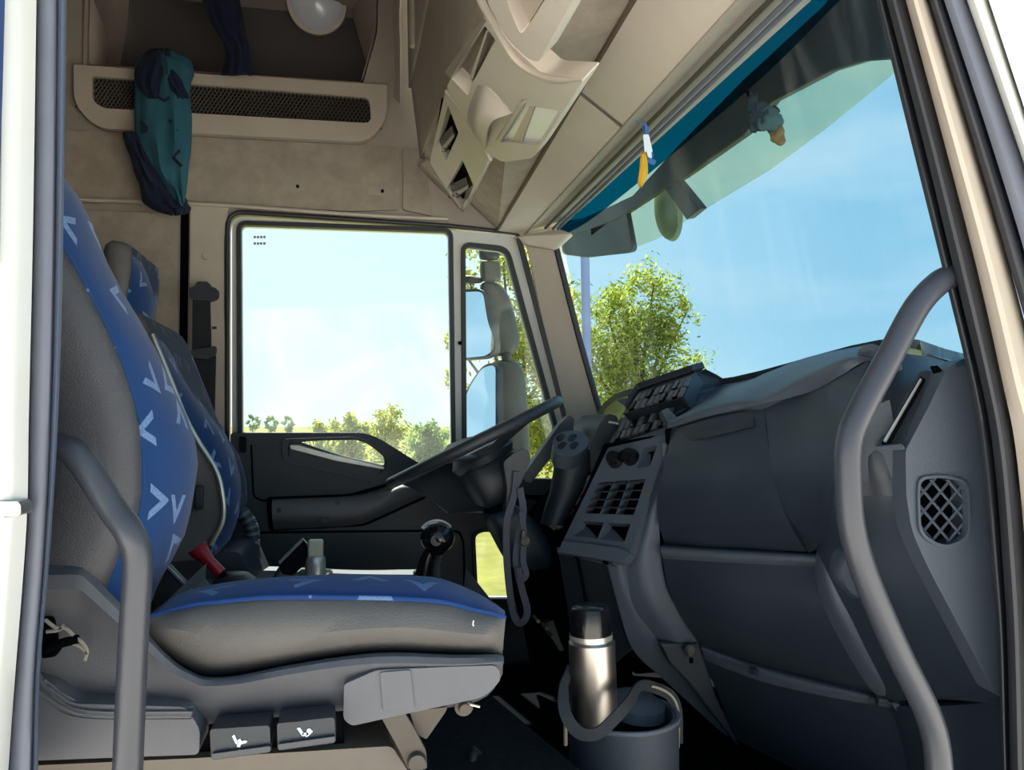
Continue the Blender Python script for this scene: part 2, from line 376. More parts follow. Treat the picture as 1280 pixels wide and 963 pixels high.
MB().lathe(P(257, 320, Y=2.898), [(0, -.004), (.012, -.003), (.016, .006), (0, .006)], (0, 1, 0), 16).build('plug', M_['cream'], wl)
m = MB().tube(cr([P(x, y, Y=2.885) for x, y in ((70, 249), (200, 253), (300, 258), (440, 268), (560, 274))]), .007, 8); m.build('seam_bead', M_['cream'], wl)
# vent grille panel above
gr = empty('air_grille', P(290, 130, Y=2.88), 'long beige grille panel with dark diamond mesh, high on the rear side wall', 'grille')
slot = rp_([(115, 95, 3), (462, 122, 9), (464, 154, 9), (128, 135, 9), (115, 125, 8)], 6)
slab('grille_frame', rp_([(92, 80, 3), (484, 106, 3), (484, 150, 25), (460, 178, 16), (120, 160, 30), (92, 130, 20)], 12), PL(2.87), .03, M_['cream'], gr, holes=[slot], bevel=.004)
slab('grille_backing', [(105, 85), (472, 112), (474, 164), (105, 145)], PL(2.898), .005, M_['dark'], gr)
m = MB(); 
for k in range(-6, 80):
    x = 98+k*5.0; y0 = 95+(x-115)*.078
    for s_ in (-1, 1):
        a, b = (x-s_*8+4, y0-3), (x+s_*30*.62, y0+40)
        for q in (a, b): pass
        A, B = P(a[0], a[1], Y=2.886), P(b[0], b[1], Y=2.886)
        # clip to slot
        if min(a[0], b[0]) < 94 or max(a[0], b[0]) > 480: continue
        m.tube([A, B], .0032, 4)
m.build('mesh_screen', M_['steel'], gr, smooth=False)
# ceiling, rear wall, near side wall behind and above the door opening
def bx(name, x0, x1, y0, y1, z0, z1, ma, par=None, **k):
    return MB().box(V((x0+x1)/2, (y0+y1)/2, (z0+z1)/2), (x1-x0, y1-y0, z1-z0)).build(name, ma, par, smooth=False, **k)
struct(bx('ceiling', -1.3, .95, .85, 3.3, 1.72, 1.78, M_['beige']))
struct(bx('wall_rear', -1.32, -1.25, .85, 3.3, FL-.2, 1.75, M_['felt']))
nw = struct(bx('wall_right', -1.3, -.52, .9, .98, FL-.2, 1.75, M_['beige']))
bx('header_panel', -.52, .62, .9, .98, .8, 1.75, M_['beige'], nw)
fl = struct(bx('floor', -1.3, 1.6, .98, 2.95, FL-.04, FL, M_['carpet']))
bx('footwell_shade_sheet', .36, 1.2, 1.62, 2.75, FL+.002, FL+.014, M_['dark'], fl)  # black sheet added to swallow stray sun patches on the floor
# raised carpeted engine tunnel
ed = P(619, 867, Z=-.62); ee = P(722, 952, Z=-.62)
kk = (ee-ed)/(ee.y-ed.y)
def edge(y): return ed+kk*(y-ed.y)
tn = MB()
prof = []
for y in (1.02, 1.3, 1.6, 1.85):
    q = edge(y); prof.append([Vector((-.9, y, q.z)), Vector((q.x-.03, y, q.z)), Vector((q.x, y, q.z-.02)), Vector((q.x+.03, y, CAM.z+FL))])
tn.grid(prof); t1 = tn.build('trim_1', M_['carpet'], solid=.012); struct(t1)
struct(bx('trim_2', -.9, .30, 1.95, 2.3, FL, -.49, M_['black'], bevel=.03))
# engine cover top between the seats (sunlit pale plastic)
ec = patch('trim_3', [[(270, 712, 2.6), (330, 708, 2.6), (440, 712, 2.6), (540, 712, 2.6)], [(250, 735, 2.0), (330, 738, 2.0), (440, 740, 2.0), (560, 742, 2.0)]], M_['grey'], th=.02); struct(ec)
# front bulkhead under the windscreen
struct(bx('wall_front', 1.22, 1.27, .98, 2.95, FL-.2, -.02, M_['dark']))
# ---------------------------------------------------------------- far A pillar
ap = struct(poly3('trim_4', [(656, 300, 2.86), (694, 306, 2.80), (722, 425, 2.80), (755, 525, 2.80), (770, 620, 2.80), (725, 620, 2.86), (704, 520, 2.86), (682, 425, 2.86)], M_['cream'], th=.03, bevel=.006))
m = MB().tube(cr([P(x, y, Y=2.80) for x, y in ((694, 304), (722, 415), (752, 522), (780, 620))]), .012, 8); m.build('gasket', M_['rubber'], ap)
m = MB().tube(cr([P(x, y, Y=2.84) for x, y in ((648, 297), (664, 360), (690, 460), (706, 525))]), .010, 8); m.build('gasket', M_['rubber'], ap)
poly3('pillar_cap', [(640, 296, 2.84), (700, 286, 2.78), (716, 292, 2.74), (694, 312, 2.78), (655, 306, 2.83)], M_['cream'], ap, th=.03, bevel=.008)
# ---------------------------------------------------------------- windscreen
WP = plane(P(705, 300, Y=2.78), P(752, 522, Y=2.78), P(1195, 440, Y=1.0))
ws = empty('window_1', P(900, 400, Y=1.9), None, None, kind='structure')
def bow(y): t = min(1, max(0, (y-.97)/1.83)); return .20*math.sin(math.pi*t)**.8
def gx(y, z): p0, n = WP; return p0.x-((y-p0.y)*n.y+(z-p0.z)*n.z)/n.x+bow(y)
def G(px, py, off=0):
    d = ray(px, py); lo, hi = .4, 3.2
    for _ in range(40):
        t = (lo+hi)/2; q = CAM+d*t
        if q.x > gx(q.y, q.z)-off: hi = t
        else: lo = t
    return CAM+d*lo
def zb(y): return CAM.z-.25+.34*min(1, max(0, (2.2-y)/.9))
MB().grid([[Vector((gx(y, zb(y)+(CAM.z+1.1-zb(y))*k/8), y, zb(y)+(CAM.z+1.1-zb(y))*k/8)) for y in [.97+1.83*q/24 for q in range(25)]] for k in range(9)]).build('pane', M_['windshield'], ws)
MB().grid([[Vector((gx(y, CAM.z-.2)+dx_, y, CAM.z-.2)) for y in [2.1+.7*k/8 for k in range(9)]] for dx_ in (-.02, .10)]).build('sun_stop_plate', M_['dark'], ws, solid=.01)  # plate added to keep sun from leaking in behind the dash
tb = [[G(x, y, .006) for x, y in cr2] for cr2 in ([(q.x, q.y) for q in cr([(a_, b_, 0) for a_, b_ in l_], 5)] for l_ in ([(696, 262), (740, 215), (860, 100), (987, -30), (1040, -80)], [(701, 296), (745, 270), (838, 195), (958, 92), (1064, -14)]))]
MB().grid(tb).build('tint_band', M_['bluefilm'], ws)
# ---------------------------------------------------------------- far door
d1 = empty('door_1', P(440, 600, Y=2.9), None, None, kind='structure')
win = rp_([(301, 281, 7), (561, 290, 7), (565, 612, 2), (303, 612, 2)], 6)
qp = rp_([(582, 308, 6), (632, 313, 10), (694, 540, 2), (698, 612, 4), (584, 612, 2)], 6)
lw = rp_([(594, 668, 12), (612, 664, 8), (660, 700, 8), (660, 749, 8), (598, 749, 10)], 8)
outer = rp_([(290, 271, 14), (636, 293, 6), (650, 298, 8), (712, 540, 2), (735, 640, 2), (735, 990, 4), (290, 990, 4)], 8)
slab('door_frame', outer, PL(2.90), .05, M_['white'], d1, holes=[win, qp, lw], bevel=.006)
def ringslab(name, poly, grow, Y, th, ma, par, bev=.002):
    c = Vector((sum(p[0] for p in poly)/len(poly), sum(p[1] for p in poly)/len(poly)))
    N = len(poly); o = []
    for i in range(N):
        a, b, d = Vector(poly[i-1]), Vector(poly[i]), Vector(poly[(i+1) % N])
        t = (d-a).normalized(); n = Vector((t.y, -t.x))
        if n.dot(b-c) < 0: n = -n
        o.append(tuple(b+n*grow))
    return slab(name, o, PL(Y), th, ma, par, holes=[poly], bevel=bev)
ringslab('window_seal', win, 5.5, 2.885, .03, M_['rubber'], d1)
ringslab('window_seal', qp, 5.5, 2.885, .03, M_['rubber'], d1)
ringslab('window_seal', lw, 4, 2.80, .03, M_['rubber'], d1)
m = MB().tube([P(x, y, Y=2.90) for x, y in [(284, 990)]+rp_([(284, 560, 0), (284, 264, 22), (560, 282, 0), (648, 292, 8), (720, 560, 0)], 8, 6)], .008, 8); m.build('door_seal', M_['rubber'], d1)
slab('window_glass', [(290, 270), (570, 280), (575, 660), (290, 660)], PL(2.925), .005, M_['sideglass'], d1, smooth=False)
slab('quarter_glass', [(572, 300), (645, 305), (715, 620), (572, 620)], PL(2.925), .005, M_['sideglass'], d1, smooth=False)
slab('lower_glass', [(590, 660), (670, 660), (670, 755), (590, 755)], PL(2.93), .005, M_['sideglass'], d1, smooth=False)
for k, w in ((0, 14), (1, 12)):   # tiny maker's stamp on the glass, two rows of fine strokes
    m = MB()
    for j in range(4): mslab(m, [(317+j*4, 295+k*8), (320+j*4, 295+k*8), (320+j*4, 298+k*8), (317+j*4, 298+k*8)], PL(2.92), .001)
    m.build('glass_stamp', M_['satin'], d1, smooth=False)
MB().box(P(575, 429, Y=2.882), (.012, .01, .012)).build('latch_pin', M_['dark'], d1)
# door panel
pull = rp_([(374, 553, 4), (400, 551, 2), (446, 550, 6), (460, 555, 5), (480, 571, 5), (481, 583, 4), (430, 571, 2)], 4)
panel_out = rp_([(288, 541, 5), (455, 541, 8), (474, 548, 8), (520, 577, 4), (560, 596, 4), (720, 600, 4), (735, 640, 2), (735, 990, 4), (288, 990, 4)], 5)
lwp = rp_([(592, 666, 12), (612, 662, 8), (662, 698, 8), (662, 751, 8), (596, 751, 10)], 8)
slab('door_panel', panel_out, PL(2.82), .06, M_['black'], d1, holes=[pull, lwp], bevel=.008)
rec_o = rp_([(352, 549, 6), (440, 546, 6), (462, 551, 8), (490, 572, 8), (489, 586, 6), (472, 605, 5), (354, 577, 6)], 5)
rec_i = rp_([(360, 552, 6), (440, 549, 6), (458, 554, 8), (484, 573, 8), (483, 584, 6), (468, 599, 5), (360, 573, 6)], 5)
slab('pull_rim', rec_o, PL(2.805), .02, M_['black'], d1, holes=[rec_i], bevel=.004)
slab('pull_ledge', [(362, 556), (374, 556), (430, 572), (481, 584), (480, 588), (420, 577), (362, 562)], PL(2.80), .05, M_['satin'], d1, bevel=.003)
slab('pull_cup', [(360, 560), (480, 586), (469, 601), (360, 573)], PL(2.808), .01, M_['black'], d1, bevel=.003)
slab('arm_recess', rp_([(333, 622, 4), (437, 618), (478, 606), (505, 596), (540, 606, 4), (535, 622), (456, 658), (336, 664, 4)], 8), PL(2.815), .02, M_['dark'], d1)
ar = patch('armrest', [[(341, 624, 2.80), (437, 620, 2.80), (478, 610, 2.80), (500, 601, 2.80), (535, 611, 2.80)], [(340, 627, 2.74), (437, 624, 2.73), (478, 617, 2.73), (505, 609, 2.74), (534, 614, 2.79)],
    [(340, 645, 2.73), (437, 645, 2.72), (474, 635, 2.72), (505, 622, 2.75), (534, 617, 2.79)], [(342, 662, 2.80), (440, 657, 2.80), (470, 648, 2.80), (505, 632, 2.80), (534, 619, 2.80)]], M_['grey'], d1, th=.01)
for x, y in ((349, 638), (405, 650), (422, 628)):
    MB().lathe(P(x, y, Y=2.722), [(0, -.002), (.009, -.002), (.009, .006), (0, .006)], (0, 1, 0), 14).build('screw', M_['black'], d1)
m = MB().tube(cr([P(x, y, Y=2.818) for x, y in ((322, 666), (420, 665), (520, 664), (566, 664), (577, 672), (580, 700), (580, 800))]), .004, 6); m.build('pocket_seam', M_['dark'], d1)
m = MB().tube(cr([P(x, y, Y=2.818) for x, y in ((314, 556), (316, 600), (318, 620), (330, 626), (345, 626))]), .003, 6); m.build('pocket_seam', M_['dark'], d1)
slab('lock_button', rp_([(299, 546), (308, 546), (308, 566), (299, 566)], 3), PL(2.81), .02, M_['black_gloss'], d1, bevel=.003)
# ---------------------------------------------------------------- near door frame, left (rear) side
tl = struct(strip('trim_5', [(-40, -30), (-40, 300), (-50, 520), (-60, 660), (-65, 870), (-70, 1000)], [(46, -30), (41, 300), (36, 520), (33, 660), (17, 870), (8, 1000)], .93, M_['white'], bulge=.03, th=.12))
strip('door_seal', [(44, -30), (39, 300), (34, 520), (31, 660), (15, 870), (6, 1000)], [(74, -30), (71, 300), (66, 520), (57, 700), (46, 842), (42, 1000)], .955, M_['rubber_grey'], tl, bulge=.016, th=.09, power=.5)
strip('seal_lip', [(72, -30), (69, 300), (64, 520), (55, 700), (44, 842), (40, 1000)], [(84, -30), (79, 300), (73, 520), (62, 700), (50, 842), (47, 1000)], .95, mat('seal_lip', '#4a5363', .45), tl, bulge=.008, th=.06)
strip('door_edge', [(-40, -30), (-40, 200), (-40, 330)], [(7, -30), (3, 120), (-4, 330)], .89, mat('navy_paint', '#24365c', .4), tl, bulge=.01)
s = slab('striker', rp_([(-10, 627), (22, 627), (26, 632), (26, 643), (20, 646), (-10, 648)], 2), PL(.90), .03, M_['chrome'], tl, bevel=.002)
# near A pillar: seals and painted pillar, right side
Lq = [(1088, -30), (1137, 170), (1179, 340), (1214, 486), (1228, 577), (1239, 700), (1247, 800), (1252, 963), (1255, 1010)]
L2 = [(1100, -30), (1152, 170), (1193, 340), (1228, 486), (1243, 577), (1253, 700), (1259, 800), (1263, 963), (1266, 1010)]
L3 = [(1124, -30), (1178, 170), (1222, 340), (1253, 478), (1269, 557), (1281, 680), (1288, 800), (1292, 963), (1294, 1010)]
L4 = [(1152, -30), (1214, 170), (1264, 340), (1300, 478), (1330, 600), (1350, 1010), (1350, 1012), (1350, 1013), (1350, 1014)]
tr = struct(strip('trim_6', L3, L4, .95, M_['cream'], bulge=.025, th=.08))
strip('door_seal', Lq, L2, .985, M_['rubber'], tr, bulge=.008, th=.05)
strip('door_seal', L2, L3, .965, M_['rubber'], tr, bulge=.016, th=.06)
a1 = [(1152, -30), (1214, 170), (1264, 340), (1310, 500)]; a2 = [(1170, -30), (1236, 170), (1288, 340), (1330, 500)]; a3 = [(1198, -30), (1268, 170), (1325, 340), (1370, 500)]
a4 = [(1226, -30), (1292, 170), (1350, 340), (1390, 500)]; a5 = [(1330, -30), (1400, 170), (1450, 340), (1490, 500)]
strip('door_seal', a1, a2, .93, M_['rubber'], tr, bulge=.012, th=.05)
strip('door_seal', a2, a3, .915, M_['rubber_grey'], tr, bulge=.012, th=.05)
strip('door_edge', a3, a4, .90, M_['white'], tr, bulge=.015, th=.05)
strip('door_face', a4, a5, .885, M_['white'], tr, bulge=.004, th=.05)

# ---------------------------------------------------------------- overhead shelf over the windscreen
def line3(pf, Yf, pn):
    q = P(pf[0], pf[1], Y=Yf); r = P(pn[0], pn[1], X=q.x); d = (r-q)/(r.y-q.y)
    return lambda y: q+d*(y-q.y)
YF = 2.88
lA = line3((656, 293), YF, (862, 66)); lB = line3((621, 289), YF, (733, 100)); lC = line3((576, 277), YF, (600, 250))
lD = line3((525, 198), YF, (556, 110)); lE = line3((514, 110), YF, (540, -20)); lT = line3((713, 276), 2.80, (860, 143)); lR = line3((686, 286), 2.80, (860, 113))
oc = empty('overhead_console', lB(2.0), 'beige overhead console running across the cab above the windscreen, with lamp and device bays', 'console')
def span(name, f0, f1, y0, y1, th, ma, par, off=0, n=2, bevel=0):
    pts = [f0(y0), f1(y0), f1(y1), f0(y1)]; nrm = (pts[1]-pts[0]).cross(pts[3]-pts[0]).normalized()
    if nrm.dot(CAM-pts[0]) < 0: nrm = -nrm
    return MB().plate([p+nrm*off for p in pts], [], -nrm*th).build(name, ma, par, bevel=bevel)
FPL = plane(lD(YF), lD(1.6), lB(YF))
ds = lD(2.5).y
# panels (headliner flaps) between A and B, two with a seam
yseam = P(751, 158, X=(lA(2).x+lB(2).x)/2).y
span('underside_panel', lB, lA, YF, yseam+.006, .02, M_['vinyl_beige'], oc, bevel=.004)
span('underside_panel', lB, lA, yseam-.006, .985, .02, M_['vinyl_beige'], oc, bevel=.004)
span('felt_face', lD, lB, YF, .985, .02, M_['felt'], oc, off=-.006)
span('back_face', lE, lD, YF, .985, .02, M_['beige'], oc)
span('header_trim', lA, lT, YF-.02, .985, .02, M_['beige'], oc, off=-.004)
for dx in (-.018, .012, .03):
    MB().tube([lR(y)+Vector((dx, 0, -.004)) for y in (2.78, 2, .985)], .0055, 8).build('curtain_rail', M_['rubber_grey'] if dx > 0 else M_['steel'], oc)
up = MB().grid([[lE(YF), lE(.985)], [lE(YF)+Vector((-.02, 0, .9)), lE(.985)+Vector((-.02, 0, .9))]]).build('upper_face', M_['beige'], oc, solid=.02)
MB().tube([lE(YF-.3)+Vector((-.01, 0, .03)), lE(YF-.3)+Vector((-.02, 0, .7))], .018, 8).build('edge_bead', M_['cream'], oc)
br_ = mat('seam_brown', '#5a4c3e', .8)
MB().tube([lB(YF), lB(.985)], .006, 8).build('edge_piping', br_, oc)
MB().tube([lA(YF)+Vector((0, 0, -.002)), lA(.985)+Vector((0, 0, -.002))], .004, 8).build('edge_piping', M_['beige'], oc)
MB().tube([lB(yseam), lA(yseam)], .003, 8).build('panel_seam', br_, oc)
# end cap against the far wall
slab('end_cap', rp_([(523, 203, 6), (546, 222, 3), (576, 262, 3), (581, 280, 4), (556, 268, 14), (524, 232, 12)], 6), FPL, .05, M_['cream'], oc, off=.025, bevel=.006)
# device bay
dbay = slab('device_bay', rp_([(557, 112, 4), (583, 150, 6), (612, 198, 5), (577, 268, 4), (537, 203, 4)], 5), FPL, .04, M_['vinyl_beige'], oc, off=.030, bevel=.005,
     holes=[rp_([(560, 132), (573, 166), (557, 202), (546, 180)], 2), rp_([(578, 200), (592, 232), (576, 262), (558, 236)], 2)])
slab('bay_back', [(552, 122), (592, 200), (575, 264), (540, 200)], FPL, .01, M_['dark'], oc, off=-.001)
for a, b in (((548, 183), (566, 168)), ((562, 240), (584, 232))):
    q = slab('radio_unit', [(a[0], a[1]-8), (b[0]-2, b[1]-10), (b[0]+2, b[1]+4), (a[0]+6, a[1]+12)], FPL, .02, M_['black_gloss'], oc, off=.018, bevel=.002)
    slab('chrome_bar', [(a[0]+3, a[1]+2), (b[0], b[1]), (b[0]+1, b[1]+4), (a[0]+5, a[1]+8)], FPL, .006, M_['satin'], q, off=.023, bevel=.001)
    for j in range(3):
        c = PP(a[0]+5+j*5, a[1]+1-j*2, FPL)+FPL[1]*.021
        MB().lathe(c, [(0, .006), (.006, .005), (.007, 0)], FPL[1], 10).build('radio_knob', M_['steel'], q)
m = MB().tube(cr([PP(x, y, (FPL[0]+FPL[1]*.034, FPL[1])) for x, y in ((557, 112), (585, 150), (613, 200))]), .006, 8); m.build('bay_rim', M_['cream'], oc)
# lamp housing module
lh = slab('lamp_housing', rp_([(558, 108, 4), (610, 22, 8), (622, 33, 3), (640, 58, 8), (662, 78, 6), (683, 97, 6), (729, 101, 4), (666, 198, 6), (628, 203, 6), (606, 190, 6), (583, 153, 4)], 6), FPL, .05, M_['vinyl_beige'], oc, off=.045, bevel=.01,
     holes=[rp_([(563, 97), (606, 32), (619, 50), (590, 105), (585, 120)], 3), rp_([(622, 177, 3), (652, 131, 3), (700, 138, 3), (672, 182, 3)], 3)])
slab('cubby_back', [(556, 90), (604, 22), (628, 50), (588, 130)], FPL, .01, M_['beige'], oc, off=.004)
slab('cubby_divider', [(587, 98), (607, 40), (609, 41), (590, 102)], FPL, .03, M_['cream'], oc, off=.04)
lens = slab('lamp_lens', rp_([(622, 177, 3), (652, 131, 3), (700, 138, 3), (672, 182, 3)], 3), FPL, .02, M_['lens'], oc, off=.034, bevel=.004)
slab('lamp_divider', [(640, 176), (662, 132), (668, 133), (652, 178)], FPL, .006, M_['cream'], lens, off=.04)
slab('lamp_rim', [(619, 176), (650, 127), (656, 128), (626, 178)], FPL, .012, M_['cream'], lens, off=.052, bevel=.003)
patch('lamp_hood', [[PP(x, y, FPL)+FPL[1]*h for x, y, h in r] for r in (
    [(597, 138, .046), (604, 112, .05), (614, 90, .046)], [(610, 155, .05), (622, 118, .085), (628, 92, .05)], [(620, 173, .048), (640, 126, .08), (657, 124, .046)])], M_['vinyl_beige'], oc, th=.006)
# upper housing above the lamp
slab('upper_housing', rp_([(592, -60), (612, 10, 6), (636, 52, 10), (660, 74, 8), (673, 78, 4), (722, -10, 4), (760, -70)], 8), FPL, .05, M_['vinyl_beige'], oc, off=.075, bevel=.012,
     holes=[rp_([(622, -40), (640, 20, 8), (652, 45, 8), (700, -30)], 8)])
slab('upper_housing_pocket', [(610, -60), (628, 10), (648, 50), (710, -50)], FPL, .01, M_['cream'], oc, off=.05)
MB().tube(cr([PP(x, y, (FPL[0]+FPL[1]*.05, FPL[1])) for x, y in ((596, -10), (620, 36), (646, 76), (682, 97), (728, 100))]), [.008]*20+[.007, .006, .004, .002, .001], 8).build('housing_rim', M_['cream'], oc)
# ---------------------------------------------------------------- exterior sun visor over the windscreen
VPL = (WP[0]-WP[1]*.32, WP[1])
ev = empty('exterior_sun_visor', PP(900, 200, VPL), 'smoky green translucent sun visor mounted outside above the windscreen', 'sun visor')
slab('visor_panel', rp_([(699, 240), (699, 318, 6), (735, 323, 8), (768, 318, 12), (820, 300, 12), (866, 270, 12), (964, 211, 6), (1036, 157, 6), (1140, 72), (1170, 50), (1130, -90), (960, -90)], 8), VPL, .005, M_['visor'], ev, smooth=False)
slab('visor_brace', [(700, 285), (790, 245), (849, 180), (928, 100), (1030, 5), (1080, -60), (1170, -60), (1150, 70), (1111, 75), (1079, 77), (1036, 90), (964, 128), (928, 170), (852, 224), (832, 234), (790, 262), (770, 275), (700, 300)], VPL, .03, mat('visor_brace', '#2b3236', .5), ev, off=.04, bevel=.004)
slab('visor_end', rp_([(700, 278), (782, 262), (792, 316, 8), (735, 322, 6), (703, 318, 6)], 4), VPL, .02, mat('visor_end', '#182529', .5), ev, off=.035, bevel=.004)
slab('visor_strut', [(828, 232), (845, 226), (874, 262), (858, 275)], VPL, .03, M_['mirror_sh'], ev, off=.035, bevel=.003)
m = MB()
MB().lathe(PP(818, 268, VPL)+WP[1]*-.05, [(0, .02), (.06, .018), (.10, .005), (.11, -.01), (0, -.01)], WP[1], 24).build('visor_fixing', mat('olive_cap', '#6c7c5c', .4), ev)
# ================================================================== OUTSIDE
def tree(name, label, cx, cy, cz, blobs, nleaf, leaf, ma, trunk_r=.12, seed=1, group=None, trunk=True):
    rs = np.random.RandomState(seed); root = empty(name, (cx, cy, 0), label, 'tree', group)
    vs = []; fs = []
    tot = sum(b[3]**2 for b in blobs)
    m = MB()
    for bx_, by_, bz_, br in blobs:
        n = int(nleaf*br*br/tot); u = rs.normal(size=(n, 3)); u /= np.linalg.norm(u, axis=1)[:, None]; rr = br*rs.uniform(.25, 1, n)**.5
        # clumps
        cl = rs.normal(size=(max(6, n//60), 3)); cl /= np.linalg.norm(cl, axis=1)[:, None]; cl *= (br*rs.uniform(.2, 1.0, len(cl)))[:, None]
        idx = rs.randint(0, len(cl), n); p = cl[idx]+rs.normal(size=(n, 3))*br*.2
        for q in p:
            c = Vector((cx+bx_+q[0], cy+by_+q[1], cz+bz_+q[2])); a = Vector(rs.normal(size=3)).normalized(); b = a.orthogonal().normalized(); s = leaf*rs.uniform(.6, 1.3)
            o = len(vs); vs += [c-a*s, c+b*s*.5, c+a*s, c-b*s*.5]; fs.append((o, o+1, o+2, o+3))
        m.tube([Vector((cx, cy, cz*.5)), Vector((cx+bx_*.5, cy+by_*.5, (cz+bz_)*.75)), Vector((cx+bx_, cy+by_, cz+bz_))], [trunk_r*.5, trunk_r*.3, trunk_r*.12], 6)
    me = bpy.data.meshes.new('foliage'); me.from_pydata(vs, [], fs); o = bpy.data.objects.new('foliage', me); COL.objects.link(o); me.materials.append(ma); o.parent = root
    o.matrix_parent_inverse = Matrix.Translation(-Vector(root.location)); o['kind'] = 'stuff'
    m.tube([Vector((cx, cy, -.1)), Vector((cx, cy, cz*.5)), Vector((cx, cy, cz))], [trunk_r, trunk_r*.7, trunk_r*.4], 8)
    m.build('trunk', M_['bark'], root); return root
def at(px, py, Y): return P(px, py, Y=Y)
c = at(795, 420, 13)
tree('leafy_tree', 'yellow-green leafy tree seen through the windscreen beside the lilac pole', c.x, c.y, c.z, [(-.55, 0, .45, .5), (.35, 0, .95, .55), (.55, 0, .1, .6), (-.5, .2, -.4, .75), (.75, .2, -.65, .6), (0, 0, .2, .7), (0, 0, -1.3, 1.1), (1.0, 0, .5, .25), (.1, 0, -.4, .8), (-1.0, 0, -.2, .5)], 15000, .05, M_['leaf'], .1, 3)
c = at(640, 430, 15)
c = at(640, 430, 19)
tree('leafy_tree', 'tall yellow-green tree seen behind the outside mirror through the quarter window', c.x, c.y, c.z, [(-1.14, 0.0, 1.65, 0.44), (-0.25, 0.0, 2.41, 1.02), (0.89, 0.0, 1.4, 1.02), (0.13, 0.0, 0.25, 1.14), (1.02, 0.0, -0.38, 1.14), (0.38, 0.0, -2.03, 1.52), (1.52, 0.0, -2.03, 1.14), (-1.46, 0.0, -0.89, 0.38), (-1.52, 0.0, 0.13, 0.38)], 12000, .08, M_['leaf'], .14, 5)
# slim tree trunk line of bushes beyond the field
for i, (px, py, Y, r, lab, ma, sd) in enumerate((
    (405, 548, 34, .75, 'small round yellow-green tree, leftmost of the full crowns in the door window', 'leaf', 11),
    (440, 540, 27, .6, 'low yellow-green tree with two crowns in the middle of the tree line', 'leaf', 12),
    (482, 538, 40, 1.25, 'largest yellow-green tree of the tree line behind the door window', 'leaf', 13),
    (536, 550, 31, .8, 'cooler green tree at the right end of the tree line', 'leaf2', 14))):
    c = at(px, py, Y)
    tree('distant_tree', lab, c.x, c.y, c.z, [(-.4*r, 0, 0, r*.75), (.5*r, 0, -.1, r*.7), (0, 0, .5*r, r*.6), (0, 0, -.7*r, r)], 3000, .10, M_[ma], .08, sd, 'trees beyond the field')
for i, (px, lab) in enumerate(((316, 'slim pale poplar at the left end of the door window'), (338, 'slim pale poplar, second from the left of the door window'), (360, 'slim pale poplar next to the first full crown'))):
    c = at(px, 533, 60)
    tree('poplar', lab, c.x, c.y, c.z, [(0, 0, .6, .28), (.1, 0, -.1, .4), (-.3, 0, .3, .2), (.35, 0, .2, .22)], 500, .12, M_['leaf2'], .06, 20+i, 'slim poplars far off')
c = at(1170, 440, 14)
tree('poplar', 'slim pale tree tip seen between grab rail and door pillar', c.x, c.y, c.z, [(0, 0, .05, .1), (.05, 0, -.15, .16), (0, 0, -.5, .3)], 200, .06, M_['leaf2'], .05, 31)
# lilac pole
a = P(737, 620, Y=9); po = MB().tube([Vector((a.x+.1, a.y, 0)), a, P(731, 315, Y=9)], [.06, .06, .055], 12).build('tall_pole', M_['pole']); tag(po, 'slender lilac painted pole standing outside beside the far windscreen pillar', 'pole')
# ---------------------------------------------------------------- outside mirror
mm = empty('outside_mirror', P(630, 450, Y=3.2), 'grey two-headed outside mirror mounted beyond the driver quarter window', 'mirror')
def head(name, rows, Y0, dep, ma, par):
    rings = []
    for y, xl, xr in rows:
        cx, hw = (xl+xr)/2, (xr-xl)/2
        rings.append([P(cx+hw*math.copysign(abs(math.cos(t))**.7, math.cos(t)), y, Y=Y0-dep*math.copysign(abs(math.sin(t))**.8, math.sin(t))) for t in [k*2*math.pi/20 for k in range(20)]])
    rr = cr([sum((q for q in r), Vector())/20 for r in rings], 1)
    return MB().loft(rings).build(name, ma, par, sub=1)
head('mirror_arm', [(290, 599, 624), (296, 598, 624), (322, 598, 625), (326, 600, 624)], 3.15, .045, M_['rubber'], mm)
head('mirror_arm', [(326, 601, 624), (329, 599, 626), (350, 600, 627), (353, 603, 625)], 3.15, .045, M_['mirror_sh'], mm)
head('mirror_arm', [(344, 578, 590), (347, 578, 602), (352, 578, 606), (355, 578, 600)], 3.17, .04, M_['mirror_sh'], mm)
h1 = head('upper_head', [(352, 606, 616), (355, 600, 626), (364, 599, 634), (380, 600, 640), (398, 603, 645), (418, 609, 650), (430, 612, 650), (440, 610, 646), (446, 612, 640)], 3.2, .06, M_['mirror_sh'], mm)
h2 = head('lower_head', [(450, 622, 640), (453, 614, 648), (460, 612, 654), (476, 612, 658), (510, 612, 660), (550, 612, 662), (590, 612, 664), (606, 614, 662)], 3.2, .07, M_['mirror_sh'], mm)
head('mirror_joint', [(438, 626, 640), (455, 626, 642)], 3.16, .04, M_['mirror_sh'], mm)
def mface(par, outline, inset, c_, n_):
    cx = sum(p[0] for p in outline)/len(outline); cy = sum(p[1] for p in outline)/len(outline)
    base_ = P(c_[0], c_[1], Y=3.075)
    slab('mirror_rim', rp_(outline, 8), (base_, Vector(n_).normalized()), .03, M_['rubber'], par, bevel=.003)
    slab('mirror_glass', rp_([(cx+(x-cx)*inset, cy+(y-cy)*(1-(1-inset)*.5)) for x, y in outline], 8), (base_, Vector(n_).normalized()), .004, M_['mirror'], par, off=.003)
mface(h1, [(572, 362), (604, 361), (607, 380), (611, 402), (620, 425), (619, 440), (608, 448), (572, 451)], .86, (606, 405), (-.80, -.58, .03))
mface(h2, [(572, 510), (588, 478), (604, 456), (623, 452), (623, 570), (572, 570)], .86, (612, 505), (-.80, -.58, .13))
# ================================================================== PASSENGER SEAT
ps = empty('passenger_seat', P(380, 940, Y=1.4), 'near passenger seat in blue patterned cloth with grey vinyl sides, beside the open door', 'seat')
